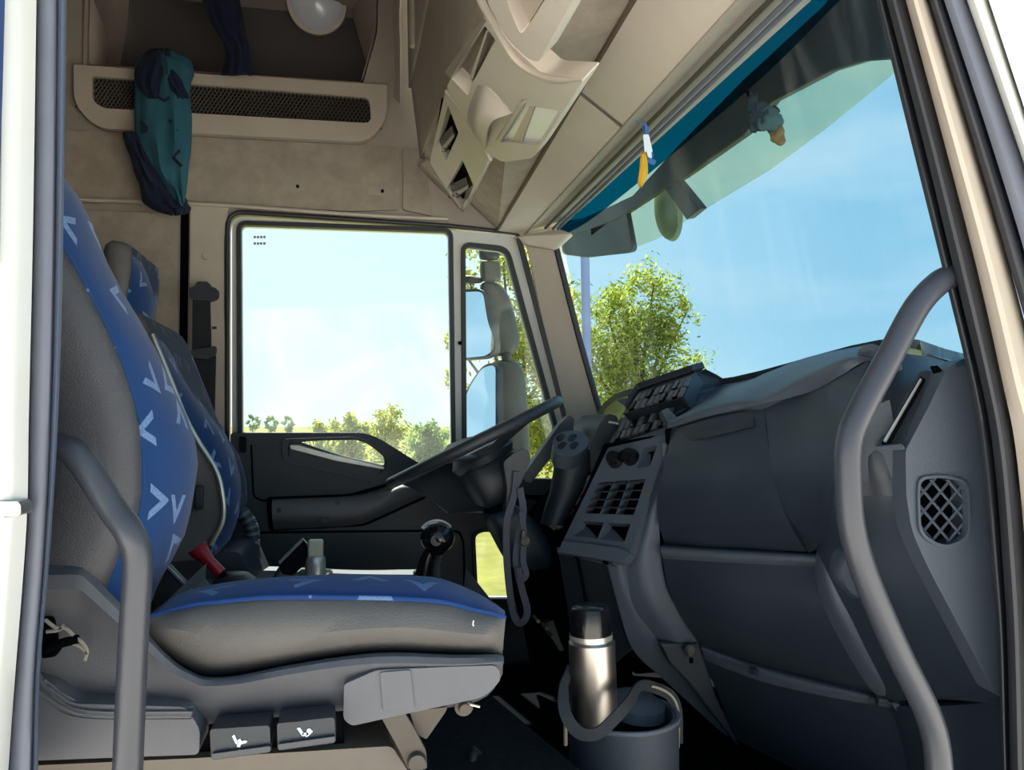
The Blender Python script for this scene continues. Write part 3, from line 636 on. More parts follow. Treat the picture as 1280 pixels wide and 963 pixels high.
# cushion
TOP = [(188, 768), (223, 743), (278, 729), (356, 721), (430, 718), (492, 719), (543, 722), (578, 733), (610, 749), (631, 764)]
SEAM = [(188, 771), (239, 757), (290, 751), (336, 747), (422, 747), (504, 749), (555, 753), (594, 763), (618, 768), (632, 773)]
BOT = [(186, 797), (205, 818), (231, 839), (258, 849), (320, 841), (400, 825), (470, 817), (540, 818), (590, 820), (628, 819)]
TOP, SEAM, BOT = [cr([(*p, 0) for p in q], 4) for q in (TOP, SEAM, BOT)]
n_ = len(TOP)
rows = [[], [], [], [], [], [], []]
for i in range(n_):
    t = i/(n_-1); s = SEAM[i]; b = BOT[i]; tp = TOP[i]; endf = math.sin(math.pi*min(1, t*8+.02)/2)*math.sin(math.pi*min(1, (1-t)*8+.02)/2)
    for k, (f, dy) in enumerate(((1.0, .03), (.93, .006), (.75, -.018), (.5, -.026), (.25, -.018), (.06, -.002), (0, .008))):
        rows[k].append(P(s.x+(b.x-s.x)*f, s.y+(b.y-s.y)*f, Y=1.16+dy*endf))
m = MB().grid(rows)
def back_fill(m, row, dy):
    m.grid([row, [p+Vector((0, dy, 0)) for p in row]])
back_fill(m, rows[0], .42)
for e_ in (0, -1):
    col = [r[e_] for r in rows]; m.grid([col, [p+Vector((0, .42, 0)) for p in col]])
side = m.build('cushion_side', M_['vinyl'], ps)
rows = []
for k, (f, Y) in enumerate(((0, 1.168), (.35, 1.185), (.7, 1.22), (.92, 1.27), (1, 1.33))):
    rows.append([P(s.x+(a_.x-s.x)*f, s.y+(a_.y-s.y)*f, Y=Y) for s, a_ in zip(SEAM, TOP)])
last = rows[-1]; c0 = sum(last, Vector())/len(last)
for dy, dz in ((.06, -.022), (.14, -.045), (.22, -.05), (.28, -.075), (.31, -.13)):
    rows.append([p+Vector((0, dy, dz+.0)) for p in last])
MB().grid(rows).build('cushion_top', M_['fabtop'], ps)
MB().tube([P(s.x, s.y, Y=1.163) for s in SEAM], .0035, 8).build('piping', M_['fabtop'], ps)
MB().tube([P(x, y, Y=1.132) for x, y in ((592, 776), (591, 780), (592, 783))], .0013, 6).build('scuff', M_['satin'], side)
# backrest
Bd = [(60, 285), (80, 312), (102, 350), (138, 421), (155, 463), (173, 520), (176, 557), (178, 612), (172, 645), (152, 690), (133, 735)]
Sl = [(50, 170), (80, 221), (106, 259), (141, 343), (187, 421), (212, 474), (233, 520), (247, 562), (246, 592), (232, 667), (202, 722), (190, 750)]
def at_y(poly, y):
    for a_, b_ in zip(poly, poly[1:]):
        if a_[1] <= y <= b_[1]:
            t = (y-a_[1])/(b_[1]-a_[1]); return a_[0]+(b_[0]-a_[0])*t
    return poly[0][0] if y < poly[0][1] else poly[-1][0]
Bs = [(q.x, q.y) for q in cr([(*p, 0) for p in Bd], 5)]; Ss = [(q.x, q.y) for q in cr([(*p, 0) for p in Sl], 5)]
ys = [180, 200, 222, 245, 270, 300, 330, 365, 400, 440, 480, 520, 550, 580, 610, 640, 670, 700, 725, 742, 752]
rings = []
for y in ys:
    xb = at_y(Bs, y) if y > 285 else 60-(285-y)*.55; xs = at_y(Ss, y)
    A = P(xb, y, Y=1.175); S = P(xs, y, Y=1.30); z = A.z
    mid = P(xb+(xs-xb)*.5, y, Y=1.205); mid2 = P(xb+(xs-xb)*.85, y, Y=1.255)
    def inn(Yn, k): 
        q = S*1; q.x = S.x*(1+(Yn/1.30-1)*min(1, k)); q.x = min(S.x-.012, CAM.x+(S.x)*(Yn/1.30)-.004) if S.x < 0 else S.x-.02; q.y = Yn; return q
    ring = [A, mid, mid2, S, inn(1.36, 1), inn(1.42, 1), inn(1.48, 1), inn(1.55, 1)]
    ring.append(Vector((ring[-1].x-.06, 1.59, z))); ring.append(Vector((A.x-.05, 1.59, z))); ring.append(Vector((A.x-.05, 1.175, z)))
    ring = [Vector((p.x, p.y, z+(p.z-z)*(1 if i < 4 else 0)+(S.z-z if i in (4, 5, 6, 7) else 0))) for i, p in enumerate(ring)]
    rings.append(ring)
MB().loft(rings).build('backrest_cloth', M_['fab'], ps, angle=80)
rings = []
ysb = [205, 240, 275, 310, 345, 380, 420, 460, 500, 540, 580, 615, 645, 680, 710, 738]
for y in ysb:
    xb = at_y(Bs, y) if y > 285 else 60-(285-y)*.55
    rings.append([P(xb+.5, y, Y=1.18), P(xb-2, y, Y=1.165), P(xb-12, y, Y=1.15), P(xb-45, y, Y=1.14), P(xb-100, y, Y=1.145), P(xb-150, y, Y=1.17), P(xb-150, y, Y=1.5), P(xb-5, y, Y=1.5)])
MB().loft(rings).build('backrest_side', M_['vinyl_dk'], ps, angle=80)
MB().tube(cr([P(x, y, Y=1.178) for x, y in Bd[:10]], 4), .0035, 8).build('piping', M_['fab'], ps)
# lower shell (grey moulding)
sh = MB()
upper = [(30, 709), (69, 709), (97, 709), (110, 718), (149, 759), (184, 797), (215, 829), (240, 844), (258, 850), (297, 848), (356, 836), (430, 824), (492, 819), (570, 822), (621, 821), (628, 825)]
lower = [(30, 905), (69, 905), (97, 905), (110, 905), (149, 905), (184, 905), (215, 905), (240, 905), (258, 903), (297, 899), (356, 893), (430, 886), (492, 888), (570, 881), (608, 868), (626, 842)]
U, L_ = [cr([(*p, 0) for p in q], 3) for q in (upper, lower)]
rows = []
for f, Y in ((-.02, 1.17), (0.0, 1.145), (.06, 1.125), (.14, 1.12), (.3, 1.135), (.55, 1.14), (.85, 1.15), (1.0, 1.17)):
    rows.append([P(a_.x+(b_.x-a_.x)*f, a_.y+(b_.y-a_.y)*f, Y=Y) for a_, b_ in zip(U, L_)])
rows.append([p+Vector((0, .38, 0)) for p in rows[-1]])
sh.grid(rows); sh.build('seat_shell', M_['grey'], ps, solid=.006)
slab('front_box', rp_([(430, 856, 4), (470, 838, 10), (560, 834, 10), (622, 832, 12), (627, 850, 8), (606, 872, 12), (512, 892, 6), (440, 908, 5), (429, 900, 6)], 8), PL(1.118), .30, M_['grey'], ps, bevel=.008)
slab('blank_cover', rp_([(475, 841), (513, 838), (518, 886), (479, 890)], 4), PL(1.115), .01, M_['grey'], ps, bevel=.002)
slab('side_box', rp_([(30, 850, 4), (60, 858, 6), (90, 880, 12), (232, 884, 8), (250, 912, 8), (249, 944, 8), (190, 946), (30, 952)], 8), PL(1.105), .12, M_['grey'], ps, bevel=.012)
patch('shell_fold', [[(50, 840, 1.12), (70, 865, 1.12), (110, 882, 1.12), (240, 884, 1.12)], [(50, 852, 1.10), (72, 873, 1.10), (112, 889, 1.10), (240, 890, 1.10)], [(50, 872, 1.11), (80, 888, 1.11), (120, 898, 1.11), (240, 900, 1.11)]], M_['grey'], ps)
for (q, lab, ic) in (([(262, 912), (337, 907), (339, 941), (264, 951)], 'dark recline lever with a white seat icon', 0), ([(346, 904), (418, 897), (420, 929), (347, 939)], 'dark height lever with a white seat icon', 1)):
    lv = slab('adjustment_lever', rp_(q, 5), PL(1.085), .05, M_['black'], ps, bevel=.004); lv['label'] = lab
    x0, y0 = q[0][0], q[0][1]
    slab('lever_lip', rp_([(q[3][0]+1, q[3][1]-8), (q[2][0]-1, q[2][1]-8), (q[2][0]-2, q[2][1]-1), (q[3][0]+1, q[3][1]-1)], 2), PL(1.078), .01, M_['rail'], lv, bevel=.002)
    ox, oy = (290, 918) if ic == 0 else (371, 909)
    m = MB()
    if ic == 0:
        for s_ in ([(0, 3), (3, 1), (8, 12), (5, 13)], [(5, 9), (10, 6), (12, 9), (8, 12)], [(6, 11), (16, 8), (19, 9), (18, 11), (8, 14)], [(7, 12), (11, 13), (10, 17), (6, 16)]): mslab(m, [(ox+a_, oy+b_) for a_, b_ in s_], PL(1.0835), .001)
    else:
        for s_ in ([(0, 2), (4, 1), (9, 9), (7, 12)], [(6, 8), (14, 7), (15, 10), (8, 12)], [(13, 3), (16, 2), (20, 6), (17, 9), (14, 12), (11, 13)], ): mslab(m, [(ox+a_, oy+b_) for a_, b_ in s_], PL(1.0835), .001)
    m.build('seat_icon', M_['icon'], lv, smooth=False)
slab('lever_bay', [(248, 900), (425, 885), (432, 945), (250, 955)], PL(1.17), .02, M_['dark'], ps)
slab('pedestal', rp_([(30, 958, 0), (248, 948, 4), (490, 933, 8), (512, 968, 0), (512, 1100, 0), (30, 1100, 0)], 4), PL(1.15), .30, mat('pedestal_beige', '#6e665c', .6, var=.08), ps, bevel=.01)
br = slab('hinge_bracket', rp_([(474, 893), (505, 890), (520, 915), (533, 940), (534, 962), (510, 962), (500, 940)], 4), PL(1.13), .012, M_['steel'], ps, bevel=.002)
slab('hinge_arm', rp_([(512, 890), (560, 884), (556, 892), (533, 925), (520, 918)], 3), PL(1.145), .012, M_['steel'], ps, bevel=.002)
MB().lathe(P(521, 953, Y=1.126), [(0, -.008), (.012, -.007), (.014, .004), (0, .004)], (0, 1, 0), 16).build('bolt', M_['steel'], br)
sp_ = MB().lathe(P(580, 884, Y=1.16), [(0, -.012), (.008, -.012), (.009, 0), (.014, 0), (.014, .006), (0, .006)], (0, 1, 0), 16).build('spring_pin', M_['steel'], ps)
MB().tube([P(583, 880, Y=1.155), P(600, 884, Y=1.15)], .002, 6).build('pin_wire', M_['satin'], sp_)
# torn wiring hanging from the shell
m = MB()
for q in ([(56, 775), (70, 785), (82, 786), (92, 795)], [(58, 790), (72, 788), (80, 782)], [(86, 798), (98, 800), (108, 812), (106, 826)], [(90, 804), (102, 810), (110, 818)]):
    m.tube(cr([P(x, y, Y=1.10) for x, y in q]), .0025, 6)
m.build('frayed_wire', mat('frayed_foam', '#8f887c', .9), ps)
m = MB(); m.tube(cr([P(x, y, Y=1.10) for x, y in ((56, 812), (75, 805), (98, 799))]), .006, 8); m.tube(cr([P(x, y, Y=1.10) for x, y in ((56, 820), (68, 818), (76, 808))]), .003, 8); m.build('loose_cable', M_['dark'], ps)
slab('shell_hole', rp_([(52, 772), (66, 772), (72, 800), (64, 822), (52, 824)], 4), PL(1.122), .006, M_['dark'], ps)
# buckle stalk between seats
bs = slab('buckle_rail', [(203, 712), (212, 706), (240, 736), (232, 742)], PL(1.45), .01, M_['dash'], ps)
MB().tube([P(209, 708, Y=1.44), P(238, 738, Y=1.44)], .003, 6).build('rail_edge', M_['satin'], bs)
# ================================================================== DRIVER SEAT
dsn = empty('driver_seat', P(260, 720, Y=2.3), 'far driver seat in blue patterned cloth with headrest, behind the steering wheel', 'seat')
HB = [(140, 318), (152, 308), (164, 312), (163, 335), (160, 356), (157, 374)]
def seatpart(rows, Yn, Yf, ma_side, ma_front, nm, dx=.05):
    """rows: (y, x_left, x_edge, x_silhouette)"""
    rs_, rf = [], []
    for y, xl, xe, xs in rows:
        E = P(xe, y, Y=Yn); Lf = P(xl, y, Y=Yn); S = P(xs, y, Y=Yn+.10); z = E.z; S.z = z; Lf.z = z
        k = (S.x-E.x)
        rs_.append([E, Lf+(E-Lf)*.3+Vector((0, -.02, 0)), Lf, Lf+Vector((0, Yf-Yn, 0)), E+Vector((0, Yf-Yn-.02, 0))])
        rf.append([E+Vector((0, -.002, 0)), E+Vector((k*.55, .02, 0)), E+Vector((k*.9, .06, 0)), S, S+Vector((-.02, .09, 0)), S+Vector((-.03, (Yf-Yn)*.5, 0)), S+Vector((-.05, Yf-Yn-.12, 0)), E+Vector((0, Yf-Yn, 0))])
    MB().loft(rs_).build(nm+'_side', ma_side, dsn, angle=80); MB().loft(rf).build(nm+'_cloth', ma_front, dsn, angle=80)
seatpart([(303, 138, 155, 158), (307, 132, 163, 166), (316, 129, 165, 176), (336, 130, 165, 185), (361, 138, 161, 193), (380, 145, 158, 192), (394, 150, 158, 189), (402, 155, 160, 184)], 2.2, 2.5, M_['vinyl'], M_['fab'], 'headrest')
MB().tube([P(172, 396, Y=2.30), P(178, 440, Y=2.30)], .01, 8).build('headrest_post', M_['dark'], dsn)
MB().tube([P(172, 396, Y=2.44), P(178, 440, Y=2.44)], .01, 8).build('headrest_post', M_['dark'], dsn)
seatpart([(388, 160, 168, 176), (396, 156, 178, 186), (412, 150, 188, 196), (435, 150, 197, 213), (474, 150, 213, 231), (520, 150, 231, 259), (548, 150, 246, 280), (580, 160, 266, 292), (612, 160, 276, 300), (649, 170, 278, 299), (681, 180, 264, 288), (700, 190, 255, 272)], 2.12, 2.6, M_['vinyl'], M_['fab'], 'backrest')
MB().tube(cr([P(x, y, Y=2.105) for x, y in ((190, 418), (213, 474), (231, 520), (248, 552), (268, 584), (277, 612), (279, 649), (264, 682))]), .006, 8).build('piping', M_['satin'], dsn)
MB().box(P(249, 622, Y=2.09), (.02, .02, .06)).build('recline_knob', M_['black'], dsn, bevel=.004)
slab('seat_plinth', rp_([(205, 690), (300, 690), (330, 760), (200, 770)], 8), PL(2.25), .35, M_['dash'], dsn, bevel=.01)
pts = [P(x, y, Y=2.55) for x, y in ((302, 640), (312, 655), (316, 672), (315, 695), (313, 715))]
m = MB().tube(cr(pts, 6), .016, 10); hz = m.build('ribbed_hose', M_['black'], dsn)
hp = cr(pts, 4)
for i, p in enumerate(hp[:-1]):
    t = (hp[i+1]-p).normalized(); MB().lathe(p, [(0, -.006), (.022, -.005), (.022, .005), (0, .006)], t, 12).build('hose_rib', M_['rubber_grey'] if i % 2 else M_['black'], hz)
# red handbrake lever
hb = MB().tube([P(246, 684, Y=1.78), P(250, 690, Y=1.78), P(262, 702, Y=1.78), P(276, 717, Y=1.78)], [.022, .019, .012, .013], 14).build('handbrake_lever', M_['red'], bevel=.002)
tag(hb, 'red plastic pull lever sticking up between the two seats', 'lever')
MB().tube([P(276, 717, Y=1.78), P(284, 728, Y=1.79)], [.009, .011], 10).build('lever_stem', M_['dark'], hb)
MB().lathe(P(293, 724, Y=1.80)+Vector((0, 0, -.03)), [(0, 0), (.05, 0), (.045, .03), (.03, .042), (0, .045)], (0, 0, 1), 20).build('lever_boot', M_['black'], hb)
MB().box(P(300, 724, Y=1.82)+Vector((0, 0, -.17)), (.16, .10, .27)).build('lever_console', M_['black'], hb, bevel=.01)
# phone in cradle and pale bottle behind cushion
ph = slab('tilted_phone', rp_([(348, 703), (378, 674), (389, 684), (386, 702), (366, 720), (352, 718)], 3), PL(1.95), .012, M_['black_gloss'], bevel=.002)
tag(ph, 'dark tilted phone standing in a holder behind the blue seat cushion', 'phone')
MB().tube([P(349, 704, Y=1.945), P(379, 674, Y=1.945), P(386, 683, Y=1.945)], .004, 8).build('phone_edge', M_['satin'], ph)
MB().tube([P(352, 708, Y=1.955), P(342, 724, Y=1.96)], .005, 8).build('holder_arm', M_['black'], ph)
bo = P(394, 728, Y=1.95)
bt = MB().lathe(bo, [(0, 0), (.024, 0), (.025, .05), (.022, .06), (.017, .066), (0, .066)], (0, 0, 1), 20).build('small_bottle', M_['satin'])
tag(bt, 'small pale bottle with a square cream cap beside the tilted phone', 'bottle')
MB().box(bo+Vector((0, 0, .082)), (.036, .036, .04)).build('cap', mat('cream_cap', '#c9bfa5', .35), bt, bevel=.005)
for x, Y in ((381, 2.0), (408, 2.0), (524, 2.02)):
    q = P(x, 716, Y=Y); o = MB().lathe(q+Vector((0, 0, -.02)), [(0, 0), (.016, 0), (.016, .022), (.01, .028), (0, .03)], (0, 0, 1), 12).build('shiny_cap', M_['satin'])
    tag(o, {381: 'shiny pale knob left of the small bottle', 408: 'shiny pale knob right of the small bottle', 524: 'shiny pale knob at the foot of the gear lever'}[x], 'knob')
# gear lever
gl = empty('gear_lever', P(535, 720, Y=2.0), 'black gear lever with a glossy round knob beside the steering wheel', 'gear lever')
kc = P(545, 672, Y=1.98)
MB().lathe(kc+Vector((0, 0, -.045)), [(0, 0), (.016, .002)]+[(.044*math.sin(R(t)), .045-.04*math.cos(R(t))) for t in range(35, 180, 12)]+[(0, .086)], (.08, 0, 1), 28).build('knob', M_['black_gloss'], gl)
MB().tube([kc+Vector((.044*math.cos(t), -.012, .004+.040*math.sin(t))) for t in [R(q) for q in range(35, 150, 8)]], .0035, 8).build('knob_ring', M_['chrome'], gl)
MB().lathe(kc+Vector((-.004, -.040, -.002)), [(0, -.006), (.012, -.006), (.014, .002), (0, .003)], (0, -1, .1), 16).build('knob_badge', M_['steel'], gl)
MB().tube([P(528, 724, Y=2.0), P(533, 700, Y=1.99), P(540, 684, Y=1.985)], [.022, .018, .014], 12).build('lever_shaft', M_['black_gloss'], gl)
MB().tube([P(550, 688, Y=1.99), P(545, 706, Y=2.0), P(545, 724, Y=2.01)], [.008, .01, .014], 8).build('range_switch', M_['black'], gl)
MB().box(P(549, 684, Y=1.955), (.018, .01, .012)).build('switch_button', M_['satin'], gl, bevel=.003)
# ================================================================== CURTAINS, BELT, LAMP
cu = empty('rolled_curtain', P(205, 60, Y=2.75), 'teal curtain with dark V marks, bunched and hanging in front of the grille', 'curtain')
rs = np.random.RandomState(4)
def bundle(rows, Y, depth, ma, nm, par, nf=7, amp=.16, seed=0):
    rr = np.random.RandomState(seed); ph_ = rr.uniform(0, 6.28, 4); rings = []
    rows = [(q.y, q.x, q.z) for q in cr([(b_, a_, c_) for a_, b_, c_ in rows], 4)]
    for i, (y, xl, xr) in enumerate(rows):
        ring = []
        for k in range(48):
            t = 2*math.pi*k/48; f = 1+amp*(math.sin(nf*t+ph_[0]+i*.22)+.6*math.sin((nf*2-3)*t+ph_[1]-i*.3))*(.3+.7*abs(math.sin(t)))
            c_ = math.cos(t); ring.append(P((xl+xr)/2+(xr-xl)/2*c_, y+2*math.sin(5*t+i), Y=Y-depth*math.sin(t)*f))
        rings.append(ring)
    return MB().loft(rings).build(nm, ma, par, angle=60)
bundle([(66, 185, 222), (74, 172, 236), (90, 168, 243), (112, 168, 238), (150, 168, 240), (185, 172, 239), (212, 182, 236), (240, 206, 233), (256, 222, 231)], 2.79, .06, M_['curtain'], 'curtain_body', cu, seed=2)
bundle([(62, 192, 212), (70, 178, 216), (90, 169, 214), (108, 172, 205), (122, 182, 200)], 2.765, .045, M_['navy'], 'curtain_lining', cu, seed=5)
bundle([(88, 205, 218), (100, 206, 226), (112, 212, 232), (122, 222, 236)], 2.74, .02, M_['navy'], 'curtain_lining', cu, seed=6)
bundle([(166, 153, 166), (176, 155, 178), (195, 162, 186), (220, 170, 204), (240, 176, 226), (255, 180, 236), (264, 200, 238), (268, 214, 222)], 2.79, .06, M_['navy'], 'curtain_tail', cu, seed=7)
for q in ([(193, 108), (196, 120), (206, 126), (212, 122)], [(177, 152), (183, 160), (178, 166), (184, 164)], [(225, 188), (217, 197), (227, 208)], [(212, 150), (220, 158), (221, 164)]):
    MB().tube([P(x, y, Y=2.733) for x, y in q], .006, 6).build('printed_mark', M_['navy'], cu)
c2 = bundle([(-60, 225, 285), (-20, 245, 295), (10, 256, 302), (35, 268, 306), (60, 281, 312), (80, 280, 315), (93, 276, 317)], 2.8, .06, M_['navy'], 'tied_curtain', None, seed=9)
tag(c2, 'dark navy curtain hanging from the roof behind the grille ledge', 'curtain')
bl = empty('seat_belt', P(254, 350, Y=2.84), 'black seat belt hanging on the pillar left of the door window', 'seat belt')
slab('belt_webbing', rp_([(241, 366), (262, 366), (264, 440), (262, 525), (242, 520), (240, 440)], 3), PL(2.85), .012, M_['web'], bl, bevel=.003)
slab('belt_webbing', rp_([(262, 440), (270, 445), (268, 530), (256, 530)], 2), PL(2.845), .006, M_['web'], bl, bevel=.002)
slab('belt_guide', rp_([(236, 360, 5), (243, 358), (246, 352), (260, 352), (263, 358), (272, 361, 5), (272, 372, 5), (262, 376), (242, 376), (236, 370, 5)], 3), PL(2.83), .04, M_['black'], bl, bevel=.006)
slab('buckle_tongue', rp_([(237, 438), (262, 434), (270, 432), (269, 444), (258, 450), (240, 447)], 4), PL(2.825), .025, M_['black'], bl, bevel=.004)
slab('belt_webbing', rp_([(229, 468), (243, 458), (246, 472), (232, 484)], 2), PL(2.845), .008, M_['web'], bl, bevel=.002)
MB().box(P(268, 410, Y=2.84), (.014, .01, .008)).build('belt_stop', M_['black'], bl)
cl = empty('roof_lamp', P(396, 6, Y=3.2), 'round frosted lamp set high in the roof recess', 'lamp')
nrm = Vector((0, -1, -.45)).normalized()
MB().lathe(P(396, 4, Y=3.16), [(0, .045), (.05, .04), (.09, .022), (.105, 0), (0, -.004)], nrm, 32).build('lamp_dome', M_['lens'], cl)
MB().lathe(P(396, 4, Y=3.16), [(.10, .004), (.118, .004), (.122, -.012), (.10, -.012)], nrm, 32).build('lamp_rim', M_['cream'], cl)
# ================================================================== STEERING
sw = empty('steering_wheel', P(592, 553, Y=2.27), 'black steering wheel seen almost edge-on above the dark column', 'steering wheel')
C = P(592, 553, Y=2.27); eL = P(489, 604, Y=2.27); eR = P(694, 503, Y=2.27)
dx = ((eR-eL)/2); rad = dx.length; ux = dx.normalized(); C = (eL+eR)/2
uy = (C-CAM).normalized()+Vector((0, 0, .012)); nn = ux.cross(uy).normalized()
if nn.z < 0: nn = -nn
uy = nn.cross(ux)
def wp(a_, r_, h=0): return C+ux*math.cos(a_)*r_+uy*math.sin(a_)*r_+nn*h
MB().tube([wp(2*math.pi*k/64, rad) for k in range(64)], .0165, 14, closed=True).build('rim', M_['black'], sw)
for a_ in (R(60), R(120), R(240), R(300)):
    MB().tube([wp(a_, rad*.99), wp(a_, rad*.6, -.02), wp(a_*.5+R(90)*.5 if a_ < math.pi else a_*.5+R(270)*.5, rad*.25, -.045)], .014, 8, flat=(.008, .022)).build('spoke', M_['black'], sw)
MB().lathe(C+nn*-.07, [(0, 0), (.09, 0), (.10, .02), (.085, .045), (0, .05)], nn, 28).build('hub', M_['black'], sw)
col_ = empty('steering_column', P(610, 640, Y=2.3), 'dark steering column shroud under the wheel, with stalks', 'steering column')
ring_rows = [((563, 590), (650, 560), 2.27, .09), ((575, 606), (660, 582), 2.27, .10), ((590, 622), (668, 602), 2.27, .10), ((600, 636), (672, 622), 2.27, .09)]
def shroud(rows, ma, nm, par):
    rings = []
    for a_, b_, Y, dp_ in rows:
        A, B = P(*a_, Y=Y), P(*b_, Y=Y); c_ = (A+B)/2; h = (B-A)/2
        rings.append([c_+h*math.copysign(abs(math.cos(t))**.6, math.cos(t))+Vector((0, dp_, 0))*math.copysign(abs(math.sin(t))**.6, math.sin(t)) for t in [2*math.pi*k/28 for k in range(28)]])
    return MB().loft(rings).build(nm, ma, par, sub=1)
shroud([((585, 572), (640, 552), 2.27, .06), ((572, 590), (648, 572), 2.27, .10), ((578, 606), (655, 590), 2.27, .11), ((592, 626), (640, 612), 2.27, .10), ((600, 638), (636, 624), 2.27, .09)], M_['black'], 'upper_shroud', col_)
shroud([((601, 640), (640, 625), 2.27, .09), ((608, 655), (655, 640), 2.27, .09), ((616, 672), (672, 655), 2.27, .08), ((626, 692), (690, 680), 2.27, .07), ((640, 715), (690, 715), 2.28, .06)], M_['dash'], 'lower_shroud', col_)
patch('instrument_cowl', [[(495, 600, 2.5), (540, 580, 2.5), (575, 558, 2.5), (600, 548, 2.5)], [(520, 612, 2.45), (560, 596, 2.45), (600, 578, 2.45), (628, 572, 2.45)], [(560, 640, 2.4), (585, 640, 2.4), (610, 640, 2.4), (640, 640, 2.4)]], M_['black'], col_)
patch('instrument_hood', [[(560, 556, 2.55), (590, 546, 2.55), (612, 552, 2.5), (634, 576, 2.5)], [(548, 572, 2.45), (590, 562, 2.42), (612, 565, 2.42), (632, 580, 2.42)]], M_['black'], col_)
st = slab('stalk_pod', rp_([(629, 578, 5), (645, 564, 5), (660, 561, 5), (664, 575, 5), (656, 592, 5), (645, 620, 4), (641, 645, 3), (632, 640, 3), (634, 610, 5)], 5), PL(2.10), .05, M_['black'], col_, bevel=.008)
# lanyard hanging from stalk
la = empty('lanyard', P(645, 575, Y=2.06), 'long grey lanyard strap looped over the column stalk, hanging down', 'lanyard')
def ribbon(pts, w, ma, nm, par, th=.0025, tilt=None):
    pts = cr(pts, 6); rings = []
    for i, p in enumerate(pts):
        t = (pts[min(i+1, len(pts)-1)]-pts[max(i-1, 0)]).normalized(); s_ = t.cross(Vector((0, 1, 0))) if tilt is None else t.cross(tilt); s_ = s_.normalized()*w/2; n = t.cross(s_).normalized()*th/2
        rings.append([p-s_-n, p+s_-n, p+s_+n, p-s_+n])
    return MB().loft(rings).build(nm, ma, par)
ribbon([P(x, y, Y=Y) for x, y, Y in ((646, 590, 2.09), (643, 618, 2.09), (634, 650, 2.09), (633, 690, 2.09), (636, 730, 2.09), (641, 765, 2.09), (648, 779, 2.09), (656, 775, 2.083), (659, 762, 2.083), (652, 735, 2.083), (645, 700, 2.083), (649, 670, 2.083), (654, 640, 2.083), (650, 610, 2.083))], .019, M_['strap'], 'strap', la)
ribbon([P(x, y, Y=Y) for x, y, Y in ((652, 640, 2.07), (655, 670, 2.07), (654, 700, 2.07), (658, 718, 2.07), (652, 724, 2.07), (648, 710, 2.07))], .016, M_['strap'], 'strap_end', la)
MB().lathe(P(656, 677, Y=2.062), [(.010, -.002), (.014, 0), (.010, .002), (.008, 0), (.010, -.002)], (.3, 1, 0), 20).build('ring', M_['steel'], la)
MB().box(P(654, 668, Y=2.062), (.010, .008, .022)).build('clasp', M_['steel'], la, bevel=.002)
# column switch housing with four buttons, right of the wheel
pod = empty('switch_pod', P(712, 560, Y=2.2), 'round-topped black switch pod with four oval buttons right of the wheel', 'switch pod')
slab('pod_head', rp_([(690, 552, 6), (697, 541, 8), (712, 538, 4), (728, 540, 6), (738, 549, 5), (734, 560, 6), (716, 572, 8), (694, 568, 8)], 5), plane(P(690, 568, Y=2.12), P(738, 565, Y=2.12), P(715, 538, Y=2.20)), .05, M_['dash_lt'], pod, bevel=.006)
pdp = plane(P(690, 568, Y=2.12), P(738, 565, Y=2.12), P(715, 538, Y=2.20))
for x, y in ((701, 547), (716, 547), (703, 557), (701, 563)):
    if y == 563: x, y = 718, 557
    b_ = slab('pod_button', rp_([(x-6, y-1), (x+1, y-5), (x+6, y-3), (x, y+4), (x-5, y+3)], 2), pdp, .006, M_['black_gloss'], pod, off=.004, bevel=.0015)
rings = []
for x0, y0, x1, y1 in ((694, 566, 736, 562), (692, 590, 737, 585), (688, 615, 728, 612), (680, 640, 712, 640), (676, 655, 704, 655)):
    A, B = P(x0, y0, Y=2.2), P(x1, y1, Y=2.2); c_ = (A+B)/2; h = (B-A)/2
    rings.append([c_+h*math.cos(t)+Vector((0, .05, 0))*math.sin(t) for t in [2*math.pi*k/20 for k in range(20)]])
MB().loft(rings).build('pod_body', M_['black'], pod)
slab('display_frame', rp_([(656, 592), (700, 530), (712, 519), (718, 524), (716, 545), (708, 548), (664, 604), (657, 603)], 2), PL(2.35), .04, M_['dash'], pod, bevel=.004)
# ================================================================== DASHBOARD
db = empty('dashboard', P(900, 700, Y=1.6), 'dark grey moulded dashboard with glovebox and sloping centre console', 'dashboard')
D = M_['dash']
# driver side mass and shell under the windscreen
patch('dash_shell', [[(735, 566, 2.75), (780, 548, 2.4), (860, 520, 2.1), (1000, 480, 1.75), (1170, 470, 1.3)],
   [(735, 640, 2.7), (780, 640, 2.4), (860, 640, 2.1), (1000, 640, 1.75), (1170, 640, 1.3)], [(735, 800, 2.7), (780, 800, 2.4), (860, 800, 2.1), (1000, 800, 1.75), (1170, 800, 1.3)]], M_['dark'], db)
slab('binnacle', rp_([(736, 590), (737, 560), (749, 530, 8), (760, 517, 5), (772, 520, 5), (774, 545), (762, 562), (752, 600)], 5), PL(2.20), .25, M_['black'], db, bevel=.012)
slab('cream_bracket', rp_([(735, 572), (742, 552), (752, 575), (748, 590), (728, 620), (716, 645), (706, 679), (698, 678), (702, 655), (686, 650), (688, 639), (712, 640)], 2), PL(2.26), .02, M_['cream'], db, bevel=.003)
for k in range(4):
    MB().tube([P(686+k*5, 655, Y=2.24), P(694+k*5, 662-k, Y=2.24)], .006, 8).build('relay', M_['satin'], db)
# keyed switches on the bracket edge
for k in range(5):
    x, y = 745-k*8.2, 586+k*14.5
    slab('edge_switch', rp_([(x-5, y), (x+1, y-9), (x+6, y-7), (x, y+4)], 1.5), PL(2.235), .02, M_['black_gloss'], db, bevel=.002)
